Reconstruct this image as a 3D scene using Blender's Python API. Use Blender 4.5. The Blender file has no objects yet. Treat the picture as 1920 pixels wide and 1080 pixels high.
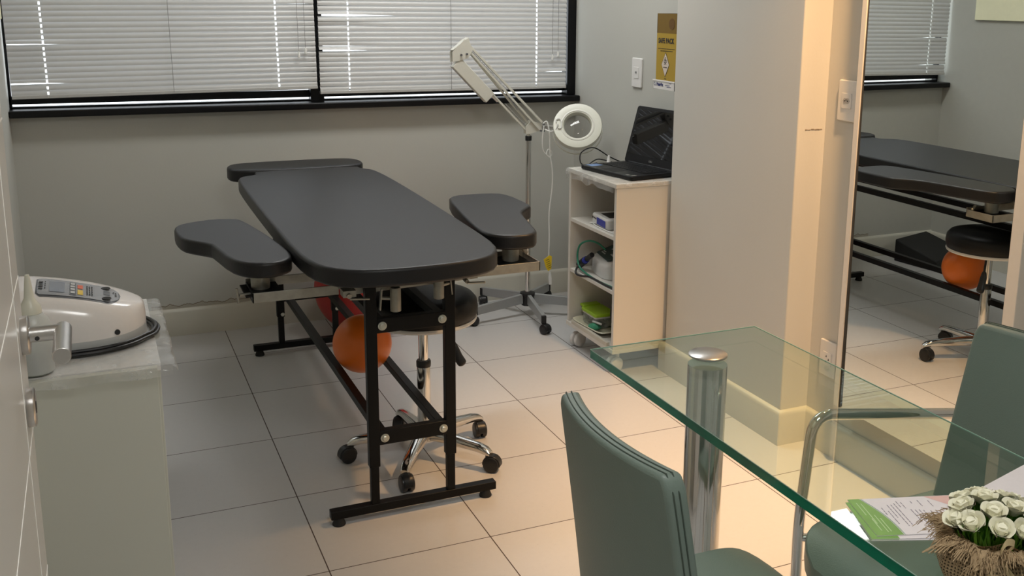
import bpy, bmesh, math, random
from mathutils import Vector, Matrix, noise
random.seed(7)
S = bpy.context.scene
COL = S.collection
PI = math.pi
V = Vector

# ------------------------------------------------------------------ materials
MATS = {}
def mat(name, col, rough=0.5, metal=0.0, bump=0.0, scale=60.0, var=0.0, spec=0.5, emit=None, es=0.0, trans=0.0, coat=0.0, detail=3.0, vscale=None, alpha=None):
    if name in MATS: return MATS[name]
    m = bpy.data.materials.new(name); m.use_nodes = True
    nt = m.node_tree; b = nt.nodes['Principled BSDF']
    b.inputs['Base Color'].default_value = (*col, 1)
    b.inputs['Roughness'].default_value = rough
    b.inputs['Metallic'].default_value = metal
    b.inputs['Specular IOR Level'].default_value = spec
    if coat: b.inputs['Coat Weight'].default_value = coat; b.inputs['Coat Roughness'].default_value = 0.08
    if trans: b.inputs['Transmission Weight'].default_value = trans
    if emit: b.inputs['Emission Color'].default_value = (*emit, 1); b.inputs['Emission Strength'].default_value = es
    if alpha is not None: b.inputs['Alpha'].default_value = alpha
    tc = nt.nodes.new('ShaderNodeTexCoord')
    nz = nt.nodes.new('ShaderNodeTexNoise'); nz.inputs['Scale'].default_value = vscale or scale; nz.inputs['Detail'].default_value = detail
    nt.links.new(tc.outputs['Object'], nz.inputs['Vector'])
    v = var if var else 0.03
    mp = nt.nodes.new('ShaderNodeMapRange'); mp.inputs['To Min'].default_value = 1 - v; mp.inputs['To Max'].default_value = 1 + v
    nt.links.new(nz.outputs['Fac'], mp.inputs['Value'])
    mx = nt.nodes.new('ShaderNodeMix'); mx.data_type = 'RGBA'; mx.blend_type = 'MULTIPLY'; mx.inputs['Factor'].default_value = 1
    mx.inputs['A'].default_value = (*col, 1)
    nt.links.new(mp.outputs['Result'], mx.inputs['B']); nt.links.new(mx.outputs['Result'], b.inputs['Base Color'])
    if bump:
        n2 = nt.nodes.new('ShaderNodeTexNoise'); n2.inputs['Scale'].default_value = scale; n2.inputs['Detail'].default_value = detail
        nt.links.new(tc.outputs['Object'], n2.inputs['Vector'])
        bp = nt.nodes.new('ShaderNodeBump'); bp.inputs['Strength'].default_value = bump; bp.inputs['Distance'].default_value = 0.002
        nt.links.new(n2.outputs['Fac'], bp.inputs['Height']); nt.links.new(bp.outputs['Normal'], b.inputs['Normal'])
    MATS[name] = m
    return m

def glassy(name, tint, refl_rough=0.02, ior=1.45, edge=False, haze=0.0, even=False):
    """thin clear sheet: tinted see-through with fresnel reflections"""
    m = bpy.data.materials.new(name); m.use_nodes = True; nt = m.node_tree
    for n in list(nt.nodes): nt.nodes.remove(n)
    out = nt.nodes.new('ShaderNodeOutputMaterial')
    tr = nt.nodes.new('ShaderNodeBsdfTransparent'); tr.inputs['Color'].default_value = (*tint, 1)
    gl = nt.nodes.new('ShaderNodeBsdfGlossy'); gl.inputs['Roughness'].default_value = refl_rough
    fr = nt.nodes.new('ShaderNodeFresnel'); ge = nt.nodes.new('ShaderNodeNewGeometry')
    im = nt.nodes.new('ShaderNodeMapRange'); im.inputs['To Min'].default_value = ior; im.inputs['To Max'].default_value = 1 / ior
    nt.links.new(ge.outputs['Backfacing'], im.inputs['Value']); nt.links.new(im.outputs['Result'], fr.inputs['IOR'])
    mx = nt.nodes.new('ShaderNodeMixShader')
    nt.links.new(fr.outputs[0], mx.inputs[0]); nt.links.new(tr.outputs[0], mx.inputs[1]); nt.links.new(gl.outputs[0], mx.inputs[2])
    last = mx
    if haze:
        df = nt.nodes.new('ShaderNodeBsdfDiffuse'); df.inputs['Color'].default_value = (.8, .8, .78, 1)
        tc = nt.nodes.new('ShaderNodeTexCoord'); nz = nt.nodes.new('ShaderNodeTexNoise'); nz.inputs['Scale'].default_value = 25; nz.inputs['Detail'].default_value = 4
        nt.links.new(tc.outputs['Object'], nz.inputs['Vector'])
        mp = nt.nodes.new('ShaderNodeMapRange'); mp.inputs['From Min'].default_value = .35; mp.inputs['From Max'].default_value = .75
        mp.inputs['To Min'].default_value = haze * (.95 if even else .4); mp.inputs['To Max'].default_value = haze * (1.05 if even else 1.8)
        nt.links.new(nz.outputs['Fac'], mp.inputs['Value'])
        m2 = nt.nodes.new('ShaderNodeMixShader')
        nt.links.new(mp.outputs['Result'], m2.inputs[0]); nt.links.new(mx.outputs[0], m2.inputs[1]); nt.links.new(df.outputs[0], m2.inputs[2])
        bp = nt.nodes.new('ShaderNodeBump'); bp.inputs['Strength'].default_value = .5; bp.inputs['Distance'].default_value = .004
        nt.links.new(nz.outputs['Fac'], bp.inputs['Height']); nt.links.new(bp.outputs['Normal'], gl.inputs['Normal'])
        last = m2
    nt.links.new(last.outputs[0], out.inputs['Surface'])
    MATS[name] = m
    return m

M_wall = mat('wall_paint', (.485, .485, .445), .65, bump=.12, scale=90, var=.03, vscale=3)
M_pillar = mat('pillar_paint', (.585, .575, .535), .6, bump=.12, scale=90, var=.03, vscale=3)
M_ceil = mat('ceiling_paint', (.8, .8, .78), .8, bump=.1, scale=50)
M_base = mat('baseboard_gloss', (.62, .60, .52), .3, bump=.03, scale=20, var=.05, vscale=6)
M_black_granite = mat('black_granite', (.003, .003, .004), .30, bump=.02, scale=300, var=.3, spec=.3)
M_alu_black = mat('black_aluminium', (.003, .003, .004), .34, bump=.02, scale=200, spec=.25)
M_slat = mat('blind_slat', (.52, .515, .50), .38, bump=.02, scale=40, var=.03)
def add_translucent(m, f, col):
    nt = m.node_tree; b = nt.nodes['Principled BSDF']; out = [n for n in nt.nodes if n.type == 'OUTPUT_MATERIAL'][0]
    t = nt.nodes.new('ShaderNodeBsdfTranslucent'); t.inputs['Color'].default_value = (*col, 1); mx = nt.nodes.new('ShaderNodeMixShader'); mx.inputs[0].default_value = f
    nt.links.new(b.outputs[0], mx.inputs[1]); nt.links.new(t.outputs[0], mx.inputs[2]); nt.links.new(mx.outputs[0], out.inputs['Surface'])
add_translucent(M_slat, .035, (.8, .8, .82))
M_cord = mat('cord_white', (.75, .75, .72), .7, bump=.1, scale=400)
M_cordgrey = mat('cord_grey', (.22, .22, .21), .7, bump=.1, scale=400)
M_vinyl = mat('black_vinyl', (.011, .011, .0125), .40, bump=.18, scale=350, var=.08, vscale=12, spec=.38)
M_frame = mat('black_powder_steel', (.0035, .0035, .0035), .42, bump=.06, scale=500, spec=.22)
M_rubber = mat('black_rubber', (.010, .010, .010), .75, bump=.1, scale=200)
M_blackpl = mat('black_plastic', (.010, .010, .011), .38, bump=.05, scale=300)
M_zinc = mat('galvanised_steel', (.36, .35, .31), .42, .75, bump=.12, scale=70, var=.25, vscale=45)
M_chrome = mat('chrome', (.72, .71, .69), .10, 1.0, bump=.01, scale=30)
M_brushed = mat('brushed_steel', (.62, .61, .60), .28, 1.0, bump=.04, scale=250)
M_greymetal = mat('grey_enamel', (.36, .37, .37), .38, .3, bump=.05, scale=200)
M_whiteen = mat('white_enamel', (.66, .65, .58), .3, bump=.03, scale=150)
M_lampring = mat('lamp_ring_plastic', (.66, .66, .57), .35, bump=.03, scale=150)
M_whitepl = mat('white_plastic', (.72, .71, .69), .3, bump=.03, scale=150)
M_devwhite = mat('device_cream_plastic', (.76, .72, .69), .22, bump=.02, scale=120, coat=.3)
M_lam = mat('cream_laminate', (.69, .66, .60), .38, bump=.04, scale=80, var=.02, vscale=4)
M_lamedge = mat('cream_edge_band', (.60, .56, .47), .4, bump=.04, scale=80)
M_cab = mat('grey_green_laminate', (.60, .60, .52), .35, bump=.03, scale=80, var=.02, vscale=4)
M_door = mat('door_lacquer', (.66, .63, .585), .28, bump=.02, scale=60, var=.02, vscale=3)
M_groove = mat('door_groove_light', (.93, .92, .88), .4, bump=.02, scale=60)
M_orange = mat('orange_rubber_ball', (.85, .19, .018), .33, bump=.06, scale=60, var=.06, vscale=8)
M_red = mat('red_rubber_ball', (.52, .035, .028), .45, bump=.05, scale=60, var=.05, vscale=8)
M_leather = mat('sage_leatherette', (.170, .222, .192), .42, bump=.22, scale=420, var=.05, vscale=9)
M_leatherseam = mat('sage_leather_seam', (.06, .085, .068), .6, bump=.2, scale=300)
M_glassedge = mat('glass_edge_green', (.0, .20, .11), .12, bump=.05, scale=30, var=.6, vscale=9, spec=.7, coat=.5)
def see_through_from_inside(m):
    nt = m.node_tree; b = nt.nodes['Principled BSDF']; out = [n for n in nt.nodes if n.type == 'OUTPUT_MATERIAL'][0]
    t = nt.nodes.new('ShaderNodeBsdfTransparent'); t.inputs['Color'].default_value = (.80, .90, .85, 1); g = nt.nodes.new('ShaderNodeNewGeometry'); mx = nt.nodes.new('ShaderNodeMixShader')
    nt.links.new(g.outputs['Backfacing'], mx.inputs[0]); nt.links.new(b.outputs[0], mx.inputs[1]); nt.links.new(t.outputs[0], mx.inputs[2]); nt.links.new(mx.outputs[0], out.inputs['Surface'])
see_through_from_inside(M_glassedge)
M_arris = mat('polished_arris', (.25, .42, .34), .2, spec=.8)
M_glass = glassy('table_glass', (.87, .94, .90), .015, 1.52)
M_pane = glassy('window_glass', (.93, .95, .95), .01, 1.45)
M_film = glassy('clear_film', (.93, .93, .92), .12, 1.5, haze=.20)
M_lens = glassy('lens_glass', (.82, .82, .81), .03, 1.5)
M_bottle = glassy('frosted_bottle', (.80, .84, .80), .25, 1.45, haze=.5, even=True)
M_mirror = mat('mirror_silver', (.80, .82, .79), .004, 1.0)
M_mirframe = mat('mirror_frame_white', (.66, .62, .56), .35, bump=.03)
M_darkgap = mat('dark_rubber_gasket', (.03, .03, .03), .6)
M_jute = None
M_rose = mat('rose_petal_ivory', (.86, .84, .67), .55, bump=.1, scale=90, var=.06, vscale=40)
M_leaf = mat('grass_green', (.13, .34, .025), .5, bump=.1, scale=90, var=.3, vscale=60)
M_jutefray = mat('jute_fibre', (.42, .30, .17), .85, bump=.4, scale=500, var=.25, vscale=120)
M_raffia = mat('raffia_straw', (.68, .54, .30), .6, bump=.2, scale=300, var=.15, vscale=60)
M_paper = mat('paper_white', (.82, .78, .80), .45, bump=.02, scale=100)
M_papergreen = mat('paper_green_ink', (.22, .42, .10), .45, bump=.02, scale=100, var=.25, vscale=20)
M_paperteal = mat('paper_teal_ink', (.18, .38, .26), .45)
M_paperpink = mat('paper_pink_ink', (.78, .50, .46), .45, var=.15, vscale=25)
M_papertext = mat('paper_text_ink', (.30, .27, .32), .6)
M_paperlt = mat('paper_light_green_text', (.55, .72, .40), .6)
M_yellow = mat('yellow_cardboard', (.385, .255, .024), .6, bump=.08, scale=100)
M_brown = mat('brown_cardboard', (.12, .06, .010), .7, bump=.08, scale=100)
M_ink = mat('black_ink', (.02, .02, .02), .6)
M_inkblue = mat('blue_ink', (.02, .03, .16), .5)
M_inkpale = mat('diamond_label_paper', (.62, .54, .47), .6)
M_screen = mat('laptop_screen_glass', (.002, .002, .0025), .03, spec=.3)
M_laptop = mat('laptop_black_plastic', (.006, .006, .007), .35, bump=.06, scale=400, spec=.25)
M_key = mat('laptop_key', (.007, .007, .008), .5, spec=.25)
M_sticker = mat('blue_sticker', (.10, .20, .42), .3)
M_silver = mat('silver_sticker', (.4, .4, .38), .3, .5)
M_panelgrey = mat('panel_grey', (.30, .31, .33), .35)
M_paneldark = mat('panel_dark_grey', (.10, .105, .115), .35)
M_lcd = mat('lcd_screen', (.17, .19, .23), .15)
M_btnorange = mat('orange_button', (.75, .13, .04), .4)
M_btnyellow = mat('yellow_button', (.80, .55, .05), .4)
M_btngrey = mat('light_grey_button', (.55, .55, .54), .4)
M_devgrey = mat('device_base_grey', (.50, .51, .50), .4)
M_teal = mat('dark_teal_panel', (.02, .055, .055), .35)
M_greencable = mat('green_cable', (.02, .20, .12), .45)
M_bluepl = mat('blue_plastic', (.02, .035, .35), .4)
M_greenlid = mat('lime_green_plastic', (.36, .58, .03), .4)
M_tray = mat('cream_tray_plastic', (.66, .63, .48), .35)
M_greencloth = mat('green_sponge', (.06, .30, .17), .8, bump=.5, scale=90, var=.5, vscale=70)
M_clearbox = glassy('clear_box_plastic', (.70, .76, .70), .1, 1.45, haze=.25)
M_tag = mat('yellow_tag', (.80, .56, .02), .5)
M_bolt = mat('zinc_bolt', (.55, .56, .50), .35, .7, bump=.05)
M_creampanel = mat('cream_board', (.93, .91, .66), .45)
M_light = mat('lamp_diffuser', (.9, .9, .9), .5, emit=(1.0, .97, .93), es=9.0)
M_warmlight = mat('spot_lens_warm', (.9, .9, .9), .5, emit=(1.0, .72, .42), es=14.0)

# wall paint with the peeling line above the skirting
def window_wall_mat():
    m = M_wall.copy(); m.name = 'window_wall_paint'; nt = m.node_tree; b = nt.nodes['Principled BSDF']
    src = b.inputs['Base Color'].links[0].from_socket
    tc = nt.nodes.new('ShaderNodeTexCoord'); sp = nt.nodes.new('ShaderNodeSeparateXYZ'); nt.links.new(tc.outputs['Object'], sp.inputs[0])
    def mth(op, a, bb=None, c=None):
        n = nt.nodes.new('ShaderNodeMath'); n.operation = op
        for i, v in enumerate((a, bb, c)):
            if v is None: continue
            if isinstance(v, (int, float)): n.inputs[i].default_value = v
            else: nt.links.new(v, n.inputs[i])
        return n.outputs[0]
    nz = nt.nodes.new('ShaderNodeTexNoise'); nz.inputs['Scale'].default_value = 22; nz.inputs['Detail'].default_value = 5
    cb = nt.nodes.new('ShaderNodeCombineXYZ'); nt.links.new(sp.outputs['X'], cb.inputs['X']); nt.links.new(cb.outputs[0], nz.inputs['Vector'])
    h = mth('MULTIPLY_ADD', nz.outputs['Fac'], .050, .112)
    d = mth('ABSOLUTE', mth('SUBTRACT', sp.outputs['Z'], h))
    line = mth('LESS_THAN', d, .0014)
    below = mth('LESS_THAN', sp.outputs['Z'], h)
    inx = mth('MULTIPLY', mth('GREATER_THAN', sp.outputs['X'], .18), mth('LESS_THAN', sp.outputs['X'], .95))
    mx = nt.nodes.new('ShaderNodeMix'); mx.data_type = 'RGBA'
    nt.links.new(mth('MULTIPLY', below, mth('MULTIPLY', inx, .55)), mx.inputs['Factor']); nt.links.new(src, mx.inputs['A']); mx.inputs['B'].default_value = (.33, .28, .20, 1)
    m2 = nt.nodes.new('ShaderNodeMix'); m2.data_type = 'RGBA'
    nt.links.new(mth('MULTIPLY', line, inx), m2.inputs['Factor']); nt.links.new(mx.outputs['Result'], m2.inputs['A']); m2.inputs['B'].default_value = (.14, .09, .05, 1)
    nt.links.new(m2.outputs['Result'], b.inputs['Base Color'])
    return m
M_winwall = window_wall_mat()

TX0, TY0, TT = 0.0297, 4.2559, 0.45
def floor_mat():
    m = mat('floor_tile', (.565, .555, .545), .32, bump=.0)
    nt = m.node_tree; b = nt.nodes['Principled BSDF']; src = b.inputs['Base Color'].links[0].from_socket
    tc = nt.nodes.new('ShaderNodeTexCoord'); sp = nt.nodes.new('ShaderNodeSeparateXYZ'); nt.links.new(tc.outputs['Object'], sp.inputs[0])
    def mth(op, a, bb=None, c=None):
        n = nt.nodes.new('ShaderNodeMath'); n.operation = op
        for i, v in enumerate((a, bb, c)):
            if v is None: continue
            if isinstance(v, (int, float)): n.inputs[i].default_value = v
            else: nt.links.new(v, n.inputs[i])
        return n.outputs[0]
    def grid(s, o):
        q = mth('DIVIDE', mth('SUBTRACT', s, o), TT)
        return mth('ABSOLUTE', mth('SUBTRACT', mth('FRACT', mth('ADD', q, 100.5)), .5)), mth('FLOOR', q)
    gx, ix = grid(sp.outputs['X'], TX0); gy, iy = grid(sp.outputs['Y'], TY0)
    line = mth('LESS_THAN', mth('MINIMUM', gx, gy), .0036)
    cell = nt.nodes.new('ShaderNodeTexWhiteNoise'); cb = nt.nodes.new('ShaderNodeCombineXYZ')
    nt.links.new(ix, cb.inputs[0]); nt.links.new(iy, cb.inputs[1]); nt.links.new(cb.outputs[0], cell.inputs['Vector'])
    sh = mth('MULTIPLY_ADD', cell.outputs['Value'], .05, .975)
    sk = nt.nodes.new('ShaderNodeTexNoise'); sk.inputs['Scale'].default_value = 160; sk.inputs['Detail'].default_value = 2; nt.links.new(tc.outputs['Object'], sk.inputs['Vector'])
    spk = mth('MULTIPLY_ADD', mth('GREATER_THAN', sk.outputs['Fac'], .70), -.10, 1.0)
    mu = nt.nodes.new('ShaderNodeMix'); mu.data_type = 'RGBA'; mu.blend_type = 'MULTIPLY'; mu.inputs['Factor'].default_value = 1
    nt.links.new(src, mu.inputs['A']); nt.links.new(mth('MULTIPLY', sh, spk), mu.inputs['B'])
    mx = nt.nodes.new('ShaderNodeMix'); mx.data_type = 'RGBA'
    nt.links.new(line, mx.inputs['Factor']); nt.links.new(mu.outputs['Result'], mx.inputs['A']); mx.inputs['B'].default_value = (.07, .05, .04, 1)
    nt.links.new(mx.outputs['Result'], b.inputs['Base Color'])
    rr = mth('MULTIPLY_ADD', line, .4, .30); nt.links.new(rr, b.inputs['Roughness'])
    bp = nt.nodes.new('ShaderNodeBump'); bp.inputs['Strength'].default_value = .6; bp.inputs['Distance'].default_value = .002
    wv = nt.nodes.new('ShaderNodeTexNoise'); wv.inputs['Scale'].default_value = 9; wv.inputs['Detail'].default_value = 2; nt.links.new(tc.outputs['Object'], wv.inputs['Vector'])
    hh = mth('MULTIPLY_ADD', line, -1.0, mth('MULTIPLY', wv.outputs['Fac'], .35))
    nt.links.new(hh, bp.inputs['Height']); nt.links.new(bp.outputs['Normal'], b.inputs['Normal'])
    return m
M_floor = floor_mat()

def jute_mat():
    m = bpy.data.materials.new('burlap_weave'); m.use_nodes = True; nt = m.node_tree; b = nt.nodes['Principled BSDF']
    b.inputs['Roughness'].default_value = .9
    uv = nt.nodes.new('ShaderNodeUVMap'); sp = nt.nodes.new('ShaderNodeSeparateXYZ'); nt.links.new(uv.outputs[0], sp.inputs[0])
    def mth(op, a, bb=None, c=None):
        n = nt.nodes.new('ShaderNodeMath'); n.operation = op
        for i, v in enumerate((a, bb, c)):
            if v is None: continue
            if isinstance(v, (int, float)): n.inputs[i].default_value = v
            else: nt.links.new(v, n.inputs[i])
        return n.outputs[0]
    NU, NV = 92, 30
    fu = mth('ABSOLUTE', mth('SUBTRACT', mth('FRACT', mth('MULTIPLY', sp.outputs['X'], NU)), .5))
    fv = mth('ABSOLUTE', mth('SUBTRACT', mth('FRACT', mth('MULTIPLY', sp.outputs['Y'], NV)), .5))
    hole = mth('MULTIPLY', mth('LESS_THAN', fu, .24), mth('LESS_THAN', fv, .26))
    nz = nt.nodes.new('ShaderNodeTexNoise'); nz.inputs['Scale'].default_value = 90; tc = nt.nodes.new('ShaderNodeTexCoord'); nt.links.new(tc.outputs['Object'], nz.inputs['Vector'])
    cr = nt.nodes.new('ShaderNodeMix'); cr.data_type = 'RGBA'; cr.inputs['A'].default_value = (.34, .23, .12, 1); cr.inputs['B'].default_value = (.55, .42, .26, 1)
    nt.links.new(nz.outputs['Fac'], cr.inputs['Factor'])
    mx = nt.nodes.new('ShaderNodeMix'); mx.data_type = 'RGBA'; nt.links.new(hole, mx.inputs['Factor']); nt.links.new(cr.outputs['Result'], mx.inputs['A']); mx.inputs['B'].default_value = (.06, .04, .02, 1)
    nt.links.new(mx.outputs['Result'], b.inputs['Base Color'])
    bp = nt.nodes.new('ShaderNodeBump'); bp.inputs['Strength'].default_value = 1; bp.inputs['Distance'].default_value = .0015
    hgt = mth('ADD', fu, fv); nt.links.new(hgt, bp.inputs['Height']); nt.links.new(bp.outputs['Normal'], b.inputs['Normal'])
    return m
M_jute = jute_mat()

# ------------------------------------------------------------------ mesh builder
def basis(d):
    d = d.normalized(); up = V((0, 0, 1)) if abs(d.z) < .95 else V((1, 0, 0))
    a = d.cross(up).normalized(); b = a.cross(d).normalized()
    return a, b
class MB:
    def __init__(s): s.bm = bmesh.new(); s.mi = 0
    def _f(s, vs, mi=None):
        try:
            f = s.bm.faces.new(vs); f.material_index = s.mi if mi is None else mi; f.smooth = True; return f
        except ValueError: return None
    def box(s, lo, hi, mt=None):
        p = [s.bm.verts.new((x, y, z)) for x in (lo[0], hi[0]) for y in (lo[1], hi[1]) for z in (lo[2], hi[2])]
        if mt is not None:
            for v in p: v.co = mt @ v.co
        for q in ((0, 1, 3, 2), (4, 6, 7, 5), (0, 4, 5, 1), (2, 3, 7, 6), (0, 2, 6, 4), (1, 5, 7, 3)):
            s._f([p[i] for i in q])
        return s
    def bar(s, a, b, w, h, up=(0, 0, 1)):
        a, b = V(a), V(b); d = (b - a).normalized(); up = V(up)
        if abs(d.dot(up)) > .95: up = V((0, 1, 0))
        x = d.cross(up).normalized() * w / 2; y = x.cross(d).normalized() * h / 2
        r = []
        for c in (a, b): r.append([s.bm.verts.new(c + x * i + y * j) for i, j in ((-1, -1), (1, -1), (1, 1), (-1, 1))])
        for i in range(4): s._f([r[0][i], r[0][(i + 1) % 4], r[1][(i + 1) % 4], r[1][i]])
        s._f(r[0][::-1]); s._f(r[1]); return s
    def tube(s, pts, r, n=12, caps=True, closed=False):
        pts = [V(p) for p in pts]; rs = r if isinstance(r, (list, tuple)) else [r] * len(pts)
        rings = []; pa = None
        for i, p in enumerate(pts):
            if closed: d = pts[(i + 1) % len(pts)] - pts[i - 1]
            else: d = pts[min(i + 1, len(pts) - 1)] - pts[max(i - 1, 0)]
            d.normalize()
            if pa is None: a, b = basis(d)
            else:
                a = (pa - d * pa.dot(d)); a = a.normalized() if a.length > 1e-5 else basis(d)[0]; b = a.cross(d).normalized()
            pa = a
            rings.append([s.bm.verts.new(p + (a * math.cos(t) + b * math.sin(t)) * rs[i]) for t in (2 * PI * k / n for k in range(n))])
        m = len(pts)
        for i in range(m if closed else m - 1):
            A, B = rings[i], rings[(i + 1) % m]
            for k in range(n): s._f([A[k], A[(k + 1) % n], B[(k + 1) % n], B[k]])
        if caps and not closed: s._f(rings[0]); s._f(rings[-1][::-1])
        return s
    def lathe(s, prof, c=(0, 0, 0), n=32, mt=None, capb=True, capt=True):
        c = V(c); rings = []
        for r, z in prof:
            ring = []
            for k in range(n):
                t = 2 * PI * k / n; p = V((r * math.cos(t), r * math.sin(t), z))
                if mt is not None: p = mt @ p
                ring.append(s.bm.verts.new(p + c))
            rings.append(ring)
        for A, B in zip(rings, rings[1:]):
            for k in range(n): s._f([A[k], A[(k + 1) % n], B[(k + 1) % n], B[k]])
        if capb: s._f(rings[0][::-1])
        if capt: s._f(rings[-1])
        return s
    def cyl(s, a, b, r, n=20): return s.tube([a, b], r, n)
    def sphere(s, c, r, n=32, m=20, sz=1.0):
        prof = [(max(r * math.sin(PI * i / m), 1e-5), -r * sz * math.cos(PI * i / m)) for i in range(m + 1)]
        return s.lathe(prof, c, n)
    def prism(s, pts, z0, z1, mt=None):
        lo = [s.bm.verts.new((x, y, z0)) for x, y in pts]; hi = [s.bm.verts.new((x, y, z1)) for x, y in pts]
        if mt is not None:
            for v in lo + hi: v.co = mt @ v.co
        n = len(pts)
        for i in range(n): s._f([lo[i], lo[(i + 1) % n], hi[(i + 1) % n], hi[i]])
        s._f(lo[::-1]); s._f(hi); return s
    def grid(s, fn, nu, nv):
        g = [[s.bm.verts.new(fn(i / nu, j / nv)) for j in range(nv + 1)] for i in range(nu + 1)]
        for i in range(nu):
            for j in range(nv): s._f([g[i][j], g[i + 1][j], g[i + 1][j + 1], g[i][j + 1]])
        return g
    def slab(s, fa, fb, nu, nv):
        A = s.grid(fa, nu, nv); B = s.grid(fb, nu, nv)
        def strip(a, b):
            for i in range(len(a) - 1): s._f([a[i], a[i + 1], b[i + 1], b[i]])
        strip(A[0], B[0]); strip(A[-1], B[-1]); strip([r[0] for r in A], [r[0] for r in B]); strip([r[-1] for r in A], [r[-1] for r in B])
        return s
    def build(s, name, m, parent=None, loc=(0, 0, 0), rotz=0.0, bevel=0.0, seg=3, angle=35, subsurf=0, flat=False):
        me = bpy.data.meshes.new(name)
        bmesh.ops.recalc_face_normals(s.bm, faces=s.bm.faces)
        if bevel or not flat:
            pass
        s.bm.to_mesh(me); s.bm.free()
        for x in (m if isinstance(m, (list, tuple)) else [m]): me.materials.append(x)
        o = bpy.data.objects.new(name, me); COL.objects.link(o)
        if bevel:
            b = o.modifiers.new('bevel', 'BEVEL'); b.width = bevel; b.segments = seg; b.limit_method = 'ANGLE'; b.angle_limit = math.radians(angle)
            b.harden_normals = False
        if subsurf:
            u = o.modifiers.new('sub', 'SUBSURF'); u.levels = subsurf; u.render_levels = subsurf
        me.set_sharp_from_angle(angle=math.radians(38))
        if parent is not None: o.parent = parent
        else: o.location = loc; o.rotation_euler = (0, 0, rotz)
        return o

def thing(name, label, cat, loc=(0, 0, 0), rotz=0.0, group=None):
    o = bpy.data.objects.new(name, None); COL.objects.link(o)
    o.empty_display_size = .05; o.location = loc; o.rotation_euler = (0, 0, rotz)
    o['label'] = label; o['category'] = cat
    if group: o['group'] = group
    return o
def tag(o, label, cat, group=None):
    o['label'] = label; o['category'] = cat
    if group: o['group'] = group
    return o
def struct(o): o['kind'] = 'structure'; return o
def at(o, loc):   # make world-coordinate meshes live under an empty placed at loc
    pass
def text(body, size, m, mt, name, parent, extrude=.0004, xs=1.0, align='CENTER', bold=0.0):
    cu = bpy.data.curves.new(name + '_c', 'FONT'); cu.body = body; cu.size = size; cu.align_x = align; cu.align_y = 'CENTER'; cu.extrude = extrude; cu.offset = bold
    to = bpy.data.objects.new('tmp', cu); COL.objects.link(to)
    dg = bpy.context.evaluated_depsgraph_get(); me = bpy.data.meshes.new_from_object(to.evaluated_get(dg)); me.name = name
    COL.objects.unlink(to); bpy.data.objects.remove(to); bpy.data.curves.remove(cu)
    for v in me.vertices: v.co = mt @ V((v.co.x * xs, v.co.y, v.co.z))
    me.materials.clear(); me.materials.append(m)
    o = bpy.data.objects.new(name, me); COL.objects.link(o)
    if parent: o.parent = parent
    return o
def frame_mt(o, x, y):   # matrix from origin o with x axis and y axis given
    x = V(x).normalized(); y = V(y).normalized(); z = x.cross(y).normalized(); y = z.cross(x)
    m = Matrix(((x.x, y.x, z.x, o[0]), (x.y, y.y, z.y, o[1]), (x.z, y.z, z.z, o[2]), (0, 0, 0, 1)))
    return m
def smooth_loop(pts, it=2):
    for _ in range(it):
        q = []
        for i in range(len(pts)):
            a, b = pts[i], pts[(i + 1) % len(pts)]
            q += [(a[0] * .75 + b[0] * .25, a[1] * .75 + b[1] * .25), (a[0] * .25 + b[0] * .75, a[1] * .25 + b[1] * .75)]
        pts = q
    return pts
def spline(pts, n=8):
    pts = [V(p) for p in pts]; out = []
    P = [pts[0]] + pts + [pts[-1]]
    for i in range(1, len(P) - 2):
        for k in range(n):
            t = k / n; p0, p1, p2, p3 = P[i - 1], P[i], P[i + 1], P[i + 2]
            out.append(.5 * ((2 * p1) + (-p0 + p2) * t + (2 * p0 - 5 * p1 + 4 * p2 - p3) * t * t + (-p0 + 3 * p1 - 3 * p2 + p3) * t ** 3))
    out.append(pts[-1]); return out
def fillet(pts, r, n=6):
    pts = [V(p) for p in pts]; out = [pts[0]]
    for i in range(1, len(pts) - 1):
        a, b, c = pts[i - 1], pts[i], pts[i + 1]
        d1 = (a - b); d2 = (c - b); q = min(r, d1.length * .49, d2.length * .49)
        p1 = b + d1.normalized() * q; p2 = b + d2.normalized() * q
        for k in range(n + 1):
            t = k / n; out.append((1 - t) ** 2 * p1 + 2 * t * (1 - t) * b + t * t * p2)
    out.append(pts[-1]); return out
def rrect(x0, y0, x1, y1, r, n=6):
    out = []
    for cx, cy, a0 in ((x1 - r, y0 + r, -90), (x1 - r, y1 - r, 0), (x0 + r, y1 - r, 90), (x0 + r, y0 + r, 180)):
        for k in range(n + 1):
            a = math.radians(a0 + 90 * k / n); out.append((cx + r * math.cos(a), cy + r * math.sin(a)))
    return out

# ------------------------------------------------------------------ room shell
XL, XR, XM = -0.292, 2.210, 2.165      # left wall, right wall beyond pillar, mirror wall
YB, YF, ZC = 4.640, -1.4, 2.62         # window wall, wall behind the camera, ceiling
WZ0, WZ1 = 1.008, 2.38
struct(MB().box((XL - .2, YF - .2, -.1), (XR + .25, YB + .25, 0)).build('floor', M_floor))
struct(MB().box((XL - .2, YF - .2, ZC), (XR + .25, YB + .25, ZC + .1)).build('ceiling', M_ceil))
w = MB(); w.box((XL - .15, YB, 0), (XR + .2, YB + .15, WZ0 - .02)); w.box((XL - .15, YB, WZ1), (XR + .2, YB + .15, ZC)); w.box((XL - .15, YB, WZ0 - .02), (XL, YB + .15, WZ1)); w.box((XR, YB, WZ0 - .02), (XR + .2, YB + .15, WZ1))
struct(w.build('wall_back', M_winwall))
struct(MB().box((XL - .15, YF, 0), (XL, YB, ZC)).build('wall_left', M_wall))
struct(MB().box((XR, 3.425, 0), (XR + .2, YB, ZC)).build('wall_right', M_wall))
struct(MB().box((XM, YF, 0), (XR + .2, 2.655, ZC)).build('wall_right_near', M_pillar))
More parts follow.
